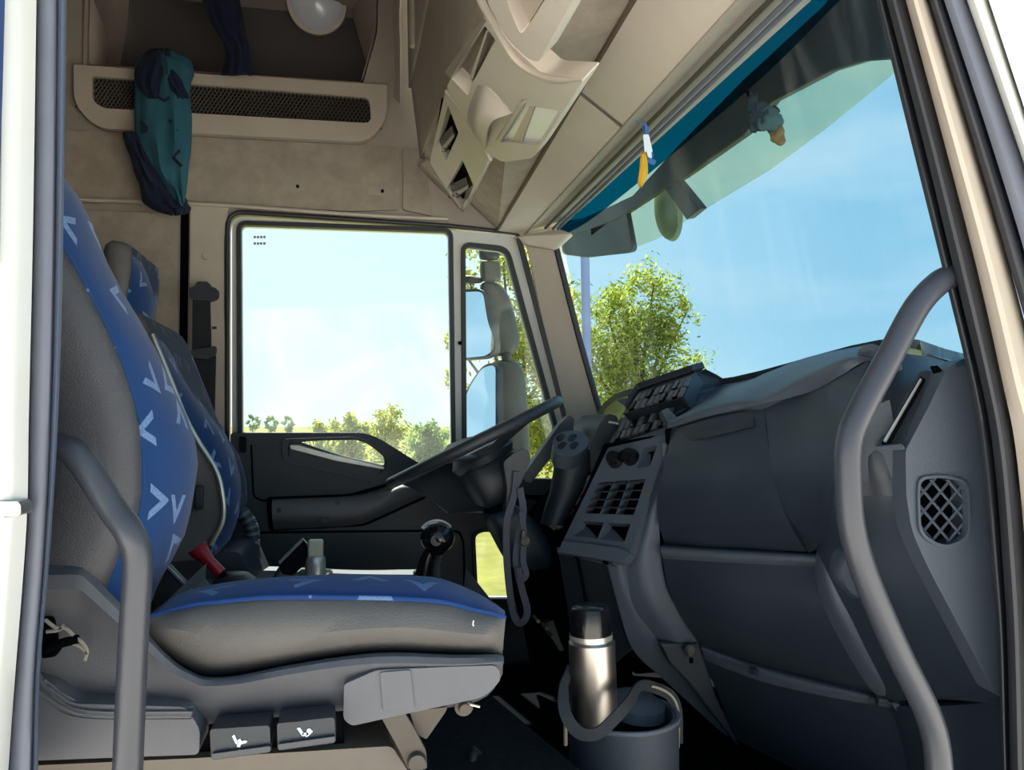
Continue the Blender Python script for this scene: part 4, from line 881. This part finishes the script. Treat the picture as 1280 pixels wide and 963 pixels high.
# dark mass under the column, carried down to hide sun patches on the floor
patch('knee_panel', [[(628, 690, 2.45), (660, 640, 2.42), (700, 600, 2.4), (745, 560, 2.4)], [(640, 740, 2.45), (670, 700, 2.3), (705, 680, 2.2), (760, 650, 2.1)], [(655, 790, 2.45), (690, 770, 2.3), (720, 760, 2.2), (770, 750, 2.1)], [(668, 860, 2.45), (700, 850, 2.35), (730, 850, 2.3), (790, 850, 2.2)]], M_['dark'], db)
for x, y in ((672, 776), (683, 785), (690, 796)):
    MB().lathe(P(x, y, Y=2.2), [(0, -.01), (.006, -.01), (.006, .05), (0, .05)], (0, 1, 0), 10).build('fixing_bolt', M_['steel'], db)
slab('pedal_box', rp_([(680, 780), (720, 765), (760, 790), (700, 815)], 3), PL(2.3), .03, M_['black'], db, bevel=.004)
# top pad, its paler grey standing in for sky sheen
patch('top_pad', [[(770, 500, 2.45), (918, 478, 2.0), (958, 466, 1.85), (1005, 448, 1.72), (1057, 436, 1.6), (1094, 432, 1.5), (1136, 443, 1.42), (1179, 449, 1.38)],
    [(815, 532, 2.2), (885, 499, 1.88), (930, 484, 1.72), (985, 465, 1.58), (1040, 446, 1.42), (1085, 436, 1.33), (1136, 446, 1.30), (1181, 455, 1.28)],
    [(834, 526, 1.82), (879, 511, 1.68), (920, 501, 1.58), (954, 496, 1.50), (1005, 472, 1.38), (1050, 450, 1.26), (1085, 446, 1.2), (1110, 460, 1.16)],
    [(833, 536, 1.80), (879, 522, 1.665), (918, 513, 1.57), (950, 506, 1.49), (1013, 490, 1.37), (1050, 470, 1.25), (1084, 452, 1.2), (1108, 470, 1.15)]], M_['dash_lt'], db, th=.03)
# far dash top towards the windscreen
patch('dash_top', [[(742, 560, 2.78), (770, 500, 2.45), (918, 480, 2.0), (1100, 436, 1.5), (1190, 452, 1.3)], [(760, 540, 2.85), (800, 505, 2.7), (960, 480, 2.35), (1130, 452, 1.8), (1225, 455, 1.5)]], M_['dash'], db, th=.02)
slab('door_slot', rp_([(835, 537), (842, 533), (843, 553), (836, 556)], 1), PL(1.795), .02, M_['dark'], db)
# upper bin
patch('upper_bin', [[(838, 538, 1.80), (879, 526, 1.67), (918, 517, 1.58), (955, 508, 1.50)], [(836, 558, 1.79), (880, 548, 1.665), (920, 540, 1.565), (957, 533, 1.485)],
    [(831, 585, 1.775), (880, 578, 1.65), (922, 572, 1.55), (962, 566, 1.465)], [(822, 615, 1.755), (878, 612, 1.63), (925, 612, 1.52), (971, 612, 1.43)],
    [(823, 650, 1.77), (880, 652, 1.64), (932, 653, 1.53), (985, 652, 1.42)], [(831, 682, 1.80), (890, 685, 1.67), (950, 688, 1.56), (1008, 690, 1.45)]], D, db, th=.02)
patch('bin_handle', [[(843, 548, 1.782), (879, 538, 1.66), (918, 529, 1.565), (942, 523, 1.515)], [(843, 555, 1.781), (880, 548, 1.657), (918, 539, 1.56), (942, 534, 1.512)]], M_['black'], db, th=.006)
patch('bin_cheek', [[(955, 507, 1.50), (1013, 489, 1.375), (1050, 471, 1.255), (1084, 452, 1.19)], [(960, 550, 1.475), (1005, 540, 1.36), (1040, 525, 1.26), (1068, 505, 1.18)],
    [(966, 595, 1.445), (1000, 590, 1.35), (1030, 580, 1.265), (1056, 560, 1.18)], [(980, 635, 1.42), (1005, 630, 1.355), (1028, 620, 1.28), (1045, 610, 1.20)],
    [(1000, 668, 1.425), (1014, 664, 1.37), (1028, 652, 1.30), (1040, 640, 1.23)], [(1010, 691, 1.445), (1018, 688, 1.40), (1026, 678, 1.34), (1036, 665, 1.27)]], D, db, th=.02)
# ledge and lower glovebox
patch('ledge', [[(829, 681, 1.80), (890, 685, 1.68), (950, 688, 1.57), (1020, 692, 1.45)], [(826, 684, 1.77), (890, 688, 1.645), (950, 691, 1.535), (1021, 695, 1.42)],
    [(827, 693, 1.765), (890, 697, 1.64), (950, 700, 1.53), (1022, 703, 1.415)], [(829, 700, 1.79), (890, 704, 1.665), (950, 707, 1.555), (1023, 709, 1.44)]], M_['dash_lt'], db, th=.02)
patch('glovebox_door', [[(828, 698, 1.785), (890, 702, 1.66), (950, 705, 1.55), (1023, 707, 1.44)], [(835, 735, 1.79), (895, 742, 1.65), (960, 745, 1.53), (1027, 747, 1.415)],
    [(850, 768, 1.81), (905, 782, 1.67), (975, 790, 1.54), (1044, 790, 1.41)], [(868, 796, 1.84), (930, 817, 1.70), (1000, 832, 1.57), (1078, 848, 1.42)], [(880, 812, 1.87), (945, 832, 1.74), (1020, 851, 1.60), (1094, 868, 1.45)]], D, db, th=.02)
patch('lower_trim', [[(876, 805, 1.86), (945, 828, 1.73), (1020, 848, 1.59), (1100, 868, 1.45)], [(878, 812, 1.84), (945, 836, 1.71), (1020, 856, 1.57), (1112, 878, 1.42)], [(882, 826, 1.86), (945, 850, 1.73), (1018, 868, 1.59), (1116, 886, 1.43)]], M_['dash_lt'], db, th=.012)
for x, y, Y in ((944, 840, 1.71), (1094, 877, 1.44)):
    MB().lathe(P(x, y, Y=Y-.01), [(0, -.003), (.009, -.003), (.010, .01), (0, .01)], (-.5, 1, 0), 14).build('trim_screw', M_['black'], db)
patch('lower_panel', [[(878, 822, 1.87), (945, 846, 1.74), (1018, 866, 1.60), (1118, 884, 1.44)], [(898, 870, 1.90), (960, 885, 1.76), (1040, 905, 1.61), (1130, 920, 1.45)], [(919, 924, 1.94), (990, 960, 1.80), (1060, 985, 1.65), (1145, 1000, 1.47)]], D, db, th=.02)
patch('side_moulding', [[(1052, 545, 1.19), (1062, 530, 1.15), (1082, 512, 1.12), (1112, 500, 1.10)], [(1040, 610, 1.21), (1058, 600, 1.16), (1090, 600, 1.12), (1130, 600, 1.085)], [(1020, 694, 1.42), (1036, 670, 1.27), (1080, 660, 1.17), (1136, 655, 1.085)],
   [(1022, 740, 1.42), (1045, 735, 1.32), (1090, 735, 1.19), (1160, 710, 1.075)], [(1044, 790, 1.42), (1072, 795, 1.33), (1120, 790, 1.20), (1200, 783, 1.065)], [(1078, 848, 1.43), (1102, 850, 1.35), (1160, 860, 1.21), (1242, 862, 1.06)], [(1096, 872, 1.45), (1120, 876, 1.37), (1180, 875, 1.22), (1246, 880, 1.06)]], D, db, th=.02)
patch('ridge_bead', [[(1022, 682, 1.40), (1019, 710, 1.40), (1024, 745, 1.40), (1044, 790, 1.40), (1078, 848, 1.41), (1096, 870, 1.43)], [(1034, 668, 1.34), (1030, 702, 1.34), (1036, 742, 1.34), (1058, 788, 1.34), (1092, 846, 1.36), (1112, 870, 1.38)], [(1046, 665, 1.33), (1044, 702, 1.32), (1050, 742, 1.32), (1072, 788, 1.32), (1106, 846, 1.34), (1124, 870, 1.36)]], M_['dash_lt'], db, th=.02)
MB().lathe(P(1075, 712, Y=1.175), [(0, -.01), (.045, -.008), (.050, .004), (.047, .02), (0, .02)], (-.15, 1, 0), 28).build('rail_mount', D, db)
# corner trim up to the slot
patch('corner_pad', [[(1084, 448, 1.22), (1120, 442, 1.22), (1160, 446, 1.22), (1182, 452, 1.20)], [(1068, 500, 1.17), (1105, 495, 1.15), (1140, 480, 1.13), (1170, 470, 1.12)], [(1060, 560, 1.16), (1080, 560, 1.13), (1098, 556, 1.11), (1130, 550, 1.10)], [(1056, 620, 1.16), (1085, 620, 1.13), (1110, 620, 1.10), (1135, 620, 1.09)]], M_['black'], db, th=.02)
slab('demister_slot', rp_([(1094, 559), (1149, 466), (1158, 463), (1178, 468), (1132, 555)], 2), plane(P(1094, 559, Y=1.105), P(1130, 556, Y=1.075), P(1155, 464, Y=1.10)), .02, M_['black'], db, bevel=.003)
sp2 = plane(P(1094, 559, Y=1.09), P(1130, 556, Y=1.06), P(1155, 464, Y=1.085))
slab('slot_dark', rp_([(1101, 555), (1150, 470), (1157, 474), (1113, 553)], 2), sp2, .004, M_['dark'], db)
slab('slot_vane', [(1104, 551), (1150, 473), (1152, 474), (1107, 552)], sp2, .008, M_['satin'], db, off=.004)
slab('slot_lip', rp_([(1094, 559), (1127, 555), (1130, 557), (1127, 559), (1094, 561)], 1), sp2, .01, M_['dash_lt'], db, off=.004)
slab('slot_hole', rp_([(1162, 458), (1172, 457), (1178, 463), (1166, 466)], 1), sp2, .004, M_['dark'], db, off=.002)
gh = rp_([(1150, 618, 22), (1152, 600, 16), (1180, 597, 22), (1208, 604, 20), (1211, 640, 20), (1210, 672, 22), (1182, 684, 24), (1152, 668, 22)], 16, 6)
ep = slab('end_panel', rp_([(1132, 563, 6), (1160, 510, 6), (1183, 462, 8), (1202, 449, 6), (1290, 430), (1300, 900), (1243, 866, 2), (1160, 710, 14), (1140, 665, 14), (1133, 620, 6)], 8), plane(P(1132, 563, Y=1.06), P(1202, 449, Y=1.05), P(1243, 862, Y=1.04)), .04, M_['dash_lt'], db, holes=[gh], bevel=.01)
for p_ in ep.data.polygons: p_.use_smooth = False
epl = plane(P(1132, 563, Y=1.06), P(1202, 449, Y=1.05), P(1243, 862, Y=1.04))
slab('grille_well', rp_([(1140, 590), (1220, 590), (1220, 692), (1140, 692)], 5), epl, .01, M_['dark'], db, off=-.045)
ringslab_pts = gh
def grow(poly, g):
    c_ = Vector((sum(p[0] for p in poly)/len(poly), sum(p[1] for p in poly)/len(poly))); return [tuple(c_+(Vector(p)-c_)*(1+g)) for p in poly]
slab('grille_rim', grow(gh, .10), epl, .014, M_['dash_lt'], db, off=.006, holes=[gh], bevel=.003)
def inside(p, poly):
    x, y = p; c_ = False
    for i in range(len(poly)):
        x1, y1 = poly[i]; x2, y2 = poly[i-1]
        if (y1 > y) != (y2 > y) and x < (x2-x1)*(y-y1)/(y2-y1)+x1: c_ = not c_
    return c_
for dirn in (1, -1):
    for k in range(-5, 6):
        cx_, cy_ = 1181+k*21, 640; seg_ = []
        for t in range(-80, 81, 2):
            p = (cx_+t*.85, cy_+dirn*t)
            if inside(p, gh): seg_.append(p)
        if len(seg_) > 3:
            MB().tube([PP(seg_[0][0], seg_[0][1], epl)-epl[1]*.01, PP(seg_[-1][0], seg_[-1][1], epl)-epl[1]*.01], .0024, 4).build('grille_bar', M_['dash_lt'], db)
# bottom corner
patch('kick_panel', [[(1112, 882, 1.40), (1150, 884, 1.28), (1190, 882, 1.2), (1246, 878, 1.06)], [(1125, 920, 1.40), (1160, 925, 1.28), (1200, 925, 1.2), (1250, 925, 1.06)], [(1140, 985, 1.40), (1175, 990, 1.28), (1210, 990, 1.2), (1255, 990, 1.06)]], D, db, th=.02)
patch('ridge_bead', [[(1110, 878, 1.40), (1122, 905, 1.40), (1140, 985, 1.40)], [(1122, 880, 1.36), (1134, 905, 1.36), (1152, 985, 1.36)], [(1132, 884, 1.36), (1146, 910, 1.36), (1164, 985, 1.36)]], M_['dash_lt'], db, th=.02)
# centre console side panels
RA = [(837, 556, 1.82), (835, 600, 1.80), (825, 640, 1.79), (826, 690, 1.80), (834, 735, 1.81), (852, 770, 1.83), (874, 804, 1.87)]
RC = [(833, 550, 1.83), (822, 588, 1.84), (803, 640, 1.84), (782, 700, 1.84), (783, 730, 1.84), (796, 765, 1.85), (827, 805, 1.88)]
patch('console_side', [RA, [((a_[0]+b_[0])/2, (a_[1]+b_[1])/2, (a_[2]+b_[2])/2-.02) for a_, b_ in zip(RA, RC)], RC], M_['dash_lt'], db, th=.015)
poly3('side_pocket', [(826, 805, 1.84), (874, 804, 1.86), (895, 870, 1.87), (925, 935, 1.90), (900, 905, 1.89), (862, 855, 1.86), (838, 830, 1.85)], D, db, th=.02, bevel=.004)
lk = MB().lathe(P(862, 813, Y=1.83), [(0, -.006), (.012, -.006), (.013, .004), (0, .004)], (-.3, 1, 0), 16).build('lock', M_['chrome'], db)
MB().box(P(864, 826, Y=1.83), (.008, .008, .012)).build('lock_key', M_['dark'], lk)
patch('console_leg', [[(760, 706, 1.84), (772, 755, 1.86), (791, 812, 1.90), (830, 850, 1.95), (891, 906, 2.0), (925, 935, 2.05)], [(772, 701, 1.82), (784, 745, 1.84), (808, 800, 1.88), (845, 840, 1.93), (900, 895, 1.98), (930, 930, 2.03)], [(782, 700, 1.83), (796, 745, 1.85), (826, 803, 1.88), (858, 836, 1.93), (905, 890, 1.98), (935, 928, 2.03)]], M_['dash_lt'], db, th=.02)
poly3('console_box', [(697, 691, 2.0), (760, 705, 1.85), (772, 755, 1.87), (791, 812, 1.91), (745, 850, 1.98), (712, 790, 2.05)], M_['black'], db, th=.05, bevel=.006)
patch('box_lip', [[(696, 684, 2.0), (730, 690, 1.92), (768, 696, 1.82)], [(697, 692, 1.99), (730, 699, 1.91), (766, 705, 1.81)]], M_['dash_lt'], db, th=.02)
for x, y, Y in ((722, 696, 1.92), (758, 703, 1.83)): MB().lathe(P(x, y, Y=Y), [(0, -.004), (.007, -.004), (.007, .01), (0, .01)], (0, 1, 0), 10).build('box_screw', M_['dark'], db)
MB().tube([P(722, 697, Y=1.915), P(731, 745, Y=1.93), P(742, 800, Y=1.95)], .004, 6).build('box_rib', M_['dark'], db)
# centre console face
CP = plane(P(706, 680, Y=1.94), P(780, 691, Y=1.80), P(829, 548, Y=1.84))
def quad(a_, b_, c_, d_): return lambda u, v: (lambda p: (p.x, p.y))((Vector(a_)*(1-u)+Vector(b_)*u)*(1-v)+(Vector(d_)*(1-u)+Vector(c_)*u)*v)
Q = quad((763, 562), (829, 547), (782, 690), (706, 679))
def qr(u0, v0, u1, v1): return [Q(u0, v0), Q(u1, v0), Q(u1, v1), Q(u0, v1)]
cells = [qr(.12, .05, .32, .22), qr(.40, .05, .60, .22), qr(.68, .06, .93, .25), qr(.09, .36, .35, .68), qr(.37, .36, .62, .68), qr(.64, .36, .93, .68), qr(.08, .76, .48, .92), qr(.52, .76, .93, .92)]
cf = slab('console_face', rp_([(760, 560), (831, 544), (836, 552, 2), (786, 696, 6), (776, 693), (702, 682, 4), (704, 676)], 3), CP, .03, M_['dash_lt'], db, holes=[rp_(c_, 1.5) for c_ in cells[2:]], bevel=.002)
slab('console_well', [(755, 555), (835, 542), (790, 700), (700, 685)], CP, .01, M_['dark'], db, off=-.045)
for c_ in cells[:2]:
    ctr = sum((Vector(p) for p in c_), Vector((0, 0)))/4; o3 = PP(ctr.x, ctr.y, CP)
    k = MB().lathe(o3, [(0, .028), (.016, .026), (.022, .012), (.024, 0), (0, 0)], CP[1], 20).build('climate_knob', M_['black_gloss'], cf)
ctr = Q(.36, .12)
for j in range(3):
    p = Q(.32+j*.04, .08+j*.04); MB().box(PP(p[0], p[1], CP)+CP[1]*.008, (.01, .01, .012)).build('slider', M_['black_gloss'], cf, bevel=.002)
for c_ in (cells[3], cells[4], cells[5]):
    A_, B_, C_, D_ = [Vector(p) for p in c_]
    for j in range(4):
        f = (j+.4)/4; l, r_ = A_.lerp(D_, f), B_.lerp(C_, f)
        a3, b3 = PP(l.x, l.y, CP), PP(r_.x, r_.y, CP); ex = (b3-a3).normalized(); ey = CP[1].cross(ex).normalized()
        q = [a3+CP[1]*.004, b3+CP[1]*.004, b3-CP[1]*.022+ey*.010, a3-CP[1]*.022+ey*.010]
        MB().plate(q, [], ey*.0035).build('vent_slat', M_['black'], cf, bevel=.001)
for c_ in cells[6:]:
    A_, B_, C_, D_ = [PP(p[0], p[1], CP) for p in c_]
    MB().plate([D_-CP[1]*.003, C_-CP[1]*.003, A_.lerp(D_, .1)-CP[1]*.035], [], -CP[1]*.004).build('cubby_ramp', M_['dash_lt'], cf)
A_, B_, C_, D_ = [PP(p[0], p[1], CP) for p in cells[2]]
MB().plate([D_-CP[1]*.003, C_-CP[1]*.003, A_-CP[1]*.035], [], -CP[1]*.004).build('cubby_ramp', M_['dash_lt'], cf)
slab('console_shelf', rp_([(703, 676), (780, 686), (787, 692, 3), (778, 704, 4), (698, 690, 3)], 2), CP, .03, M_['dash_lt'], cf, off=.012, bevel=.004)
# switch banks
for (q, lab) in ((((781, 515), (797, 490), (868, 466), (852, 496)), 0), (((764, 553), (776, 526), (846, 504), (834, 532)), 1)):
    a_, b_, c_, d_ = [Vector(p) for p in q]     # BL, TL, TR, BR
    pl_ = plane(P(a_.x, a_.y, Y=2.12), P(d_.x, d_.y, Y=1.92), P(c_.x, c_.y, Y=1.98))
    bank = slab('switch_bank', rp_([tuple(a_+(-3, 3) if False else (a_.x-3, a_.y+3)), (b_.x-2, b_.y-3), (c_.x+2, c_.y-3), (d_.x+2, d_.y+2)], 3), pl_, .04, M_['black'], db, bevel=.004)
    for i in range(3):
        u0, u1 = i/3+.02, (i+1)/3-.02
        def S2(u, v): p = a_.lerp(d_, u).lerp(b_.lerp(c_, u), v); return (p.x, p.y)
        slab('switch_frame', [S2(u0, .03), S2(u1, .03), S2(u1, .97), S2(u0, .97)], pl_, .006, M_['rail'], bank, off=.004, bevel=.001)
        for r_ in range(2):
            for c__ in range(3):
                ua = u0+(u1-u0)*(c__/3+.05); ub = u0+(u1-u0)*((c__+1)/3-.05); va = .1+r_*.43; vb = va+.34
                slab('switch_button', [S2(ua, va), S2(ub, va), S2(ub, vb), S2(ua, vb)], pl_, .008, M_['grey'] if (i+c__+r_) % 3 else M_['black_gloss'], bank, off=.010, bevel=.0012, smooth=False)
poly3('bank_hood', [(852, 498, 1.96), (868, 466, 2.0), (882, 460, 2.0), (898, 468, 2.02), (917, 480, 2.05), (884, 499, 1.95), (846, 518, 1.9)], M_['black'], db, th=.05, bevel=.006)
poly3('bank_crown', [(783, 514, 2.12), (798, 487, 2.16), (868, 464, 1.98), (882, 460, 2.0), (870, 470, 2.1), (800, 500, 2.25)], M_['black'], db, th=.02, bevel=.004)
poly3('bank_shelf', [(766, 556, 2.09), (836, 533, 1.9), (832, 547, 1.85), (762, 562, 2.05)], M_['dash_lt'], db, th=.02, bevel=.003)
MB().tube([P(796, 500, Y=2.15), P(786, 495, Y=2.15)], .005, 6).build('small_stub', M_['dark'], db)
MB().tube([P(773, 530, Y=2.1), P(761, 528, Y=2.1)], .003, 6).build('small_stub', M_['satin'], db)
# ================================================================== GRAB RAILS
def rail(pts, r_, nm, lab):
    o = MB().tube(cr([P(x, y, Y=Y) for x, y, Y in pts], 7), r_, 18).build(nm, M_['rail']); return tag(o, lab, 'grab rail', 'grab rails at the door opening')
rail([(50, 556, 1.02), (78, 560, 1.01), (100, 574, 1.0), (140, 635, .99), (162, 666, .98), (172, 700, .98), (168, 780, .98), (163, 880, .98), (158, 1010, .98)], .0165, 'grab_rail', 'grey tubular grab rail standing in front of the passenger seat')
rail([(1190, 345, .99), (1172, 355, .985), (1145, 385, .98), (1110, 450, .98), (1078, 510, .98), (1062, 550, .98), (1060, 600, .98), (1065, 660, .98), (1082, 720, .98), (1120, 810, .98), (1158, 888, .98), (1172, 940, .98), (1175, 1010, .98)], .0185, 'grab_rail', 'grey tubular grab rail standing in front of the glovebox by the windscreen pillar')
# ================================================================== BAG AND FLASK
bg_ = empty('cooler_bag', Vector((P(780, 960, Y=1.5).x, 1.5, CAM.z+FL)), 'round dark nylon cooler bag standing in the passenger footwell', 'bag')
bc = P(779, 884, Y=1.5); br_ = (P(845, 884, Y=1.5).x-P(714, 884, Y=1.5).x)/2*.98; zt = bc.z-.012; z0 = CAM.z+FL; H = zt-z0
o_ = Vector((bc.x, 1.5, z0))
MB().lathe(o_, [(0, 0), (br_*.94, 0), (br_, .02), (br_*1.0, H*.5), (br_*1.01, H-.01), (br_*.98, H), (br_*.9, H), (br_*.88, H-.05), (0, H-.06)], (0, 0, 1), 40).build('bag_body', M_['bag'], bg_)
MB().tube([o_+Vector((math.cos(t)*br_*1.0, math.sin(t)*br_*1.0, H)) for t in [2*math.pi*k/40 for k in range(40)]], .005, 8, closed=True).build('bag_piping', M_['rubber_grey'], bg_)
MB().lathe(Vector((bc.x+.035, 1.53, zt-.01)), [(0, .035), (.045, .03), (.06, .02), (.064, 0), (0, -.02)], (.1, -.12, 1), 30).build('bag_lid', M_['dash_lt'], bg_)
ribbon([P(x, y, Y=Y) for x, y, Y in ((712, 838, 1.48), (705, 860, 1.42), (706, 890, 1.385), (722, 915, 1.37), (745, 918, 1.365), (765, 902, 1.37), (785, 880, 1.39), (800, 858, 1.44), (818, 860, 1.50), (838, 870, 1.50), (846, 890, 1.49), (847, 930, 1.49))], .022, M_['bagstrap'], 'carry_strap', bg_, th=.004)
MB().tube(cr([P(x, y, Y=1.49) for x, y in ((803, 857), (822, 860), (840, 871), (848, 892), (848, 935))]), .003, 6).build('strap_edge', M_['pipe'], bg_)
MB().tube(cr([P(x, y, Y=1.42) for x, y in ((708, 880), (707, 905), (707, 932))]), .004, 6).build('strap_edge', M_['pipe'], bg_)
fk = empty('thermos_flask', P(742, 886, Y=1.5), 'brushed steel thermos flask with a black cup lid, standing in the bag', 'flask')
fo = P(743, 889, Y=1.47); fr = .0455; sc_ = (P(743, 757, Y=1.47).z-fo.z)
MB().lathe(fo+Vector((0, 0, -.02)), [(0, 0), (fr*.9, .0), (fr, .012), (fr, .02+sc_*.655), (fr*.9, .02+sc_*.68), (fr*.9, .02+sc_*.71), (0, .02+sc_*.71)], (-.03, 0, 1), 40).build('flask_body', M_['chrome'], fk)
MB().lathe(fo+Vector((-.006, 0, sc_*.69)), [(0, 0), (fr*.93, 0), (fr*.93, sc_*.045), (0, sc_*.045)], (-.03, 0, 1), 40).build('neck_ring', M_['satin'], fk)
MB().lathe(fo+Vector((-.007, 0, sc_*.735)), [(0, 0), (fr*.9, 0), (fr*.86, sc_*.20), (fr*.80, sc_*.25), (fr*.7, sc_*.265), (0, sc_*.26)], (-.03, 0, 1), 40).build('cup_lid', M_['black_gloss'], fk)
tp = MB().tube([P(588, 963, Y=1.42), P(592, 945, Y=1.43), P(597, 938, Y=1.43)], [.006, .008, .011], 10).build('floor_pin', M_['steel']); tag(tp, 'worn metal pin standing up from the dark carpet beside the seat', 'pin')
# ================================================================== HANGING ORNAMENTS
tg = empty('hanging_tag', P(805, 150, Y=1.75), 'small blue and white tag with an ochre tassel hanging from the console edge', 'ornament')
MB().tube(cr([P(x, y, Y=1.70) for x, y in ((795, 150), (803, 158), (805, 175), (805, 192))]), .0015, 6).build('cord', M_['blue_tag'], tg)
for q, ma in (([(806, 150), (811, 160), (811, 172), (806, 168)], 'blue_tag'), ([(804, 168), (811, 168), (816, 190), (806, 190)], 'white_tag'), ([(809, 178), (814, 178), (817, 196), (812, 200), (806, 186)], 'blue_tag'), ([(808, 186), (814, 188), (815, 198), (810, 196)], 'white_tag'), ([(811, 196), (821, 201), (818, 207), (810, 203)], 'blue_tag')):
    slab('tag_leaf', rp_(q, 1.5), PL(1.69+random.uniform(-.01, .01)), .003, M_[ma], tg, bevel=.0008)
bundle([(191, 802, 807), (200, 800, 809), (215, 799, 810), (226, 797, 806), (233, 799, 802)], 1.69, .008, M_['ochre'], 'tassel', tg, nf=9, seed=3)
def lump(name, px, py, Y, r_, ma, par, seed, sq=(1, .6, 1)):
    rr = np.random.RandomState(seed); bm = bmesh.new(); bmesh.ops.create_icosphere(bm, subdivisions=3, radius=r_)
    ks = rr.normal(size=(5, 3)); c_ = P(px, py, Y=Y)
    m_ = MB(); vs = []
    for v in bm.verts:
        d_ = v.co.normalized(); f = 1+.12*sum(math.sin(4*d_.dot(Vector(k_))+i_) for i_, k_ in enumerate(ks)); vs.append(c_+Vector((v.co.x*sq[0]*f, v.co.y*sq[1]*f, v.co.z*sq[2]*f)))
    m_.add(vs, [tuple(v.index for v in f_.verts) for f_ in bm.faces]); bm.free(); return m_.build(name, ma, par, angle=80)
on = empty('plush_ornament', P(935, 118, Y=1.55), 'small teal and tan plush charm hanging at the windscreen under the blue tint', 'ornament')
MB().tube(cr([P(x, y, Y=1.52) for x, y in ((930, 108), (936, 118), (942, 130))]), .004, 8).build('charm_cord', M_['dark'], on)
lump('charm_hood', 941, 130, 1.52, .018, M_['teal'], on, 1, (.7, .7, 1.3)); lump('charm_body', 952, 145, 1.52, .027, M_['teal'], on, 2); lump('charm_body', 963, 150, 1.51, .024, mat('grey_teal_plush', '#2c4546', .9), on, 3); lump('charm_foot', 973, 170, 1.51, .019, M_['tan'], on, 4)
lump('charm_ear', 969, 138, 1.52, .010, M_['teal'], on, 6); lump('charm_ear', 943, 161, 1.52, .010, M_['teal'], on, 7)
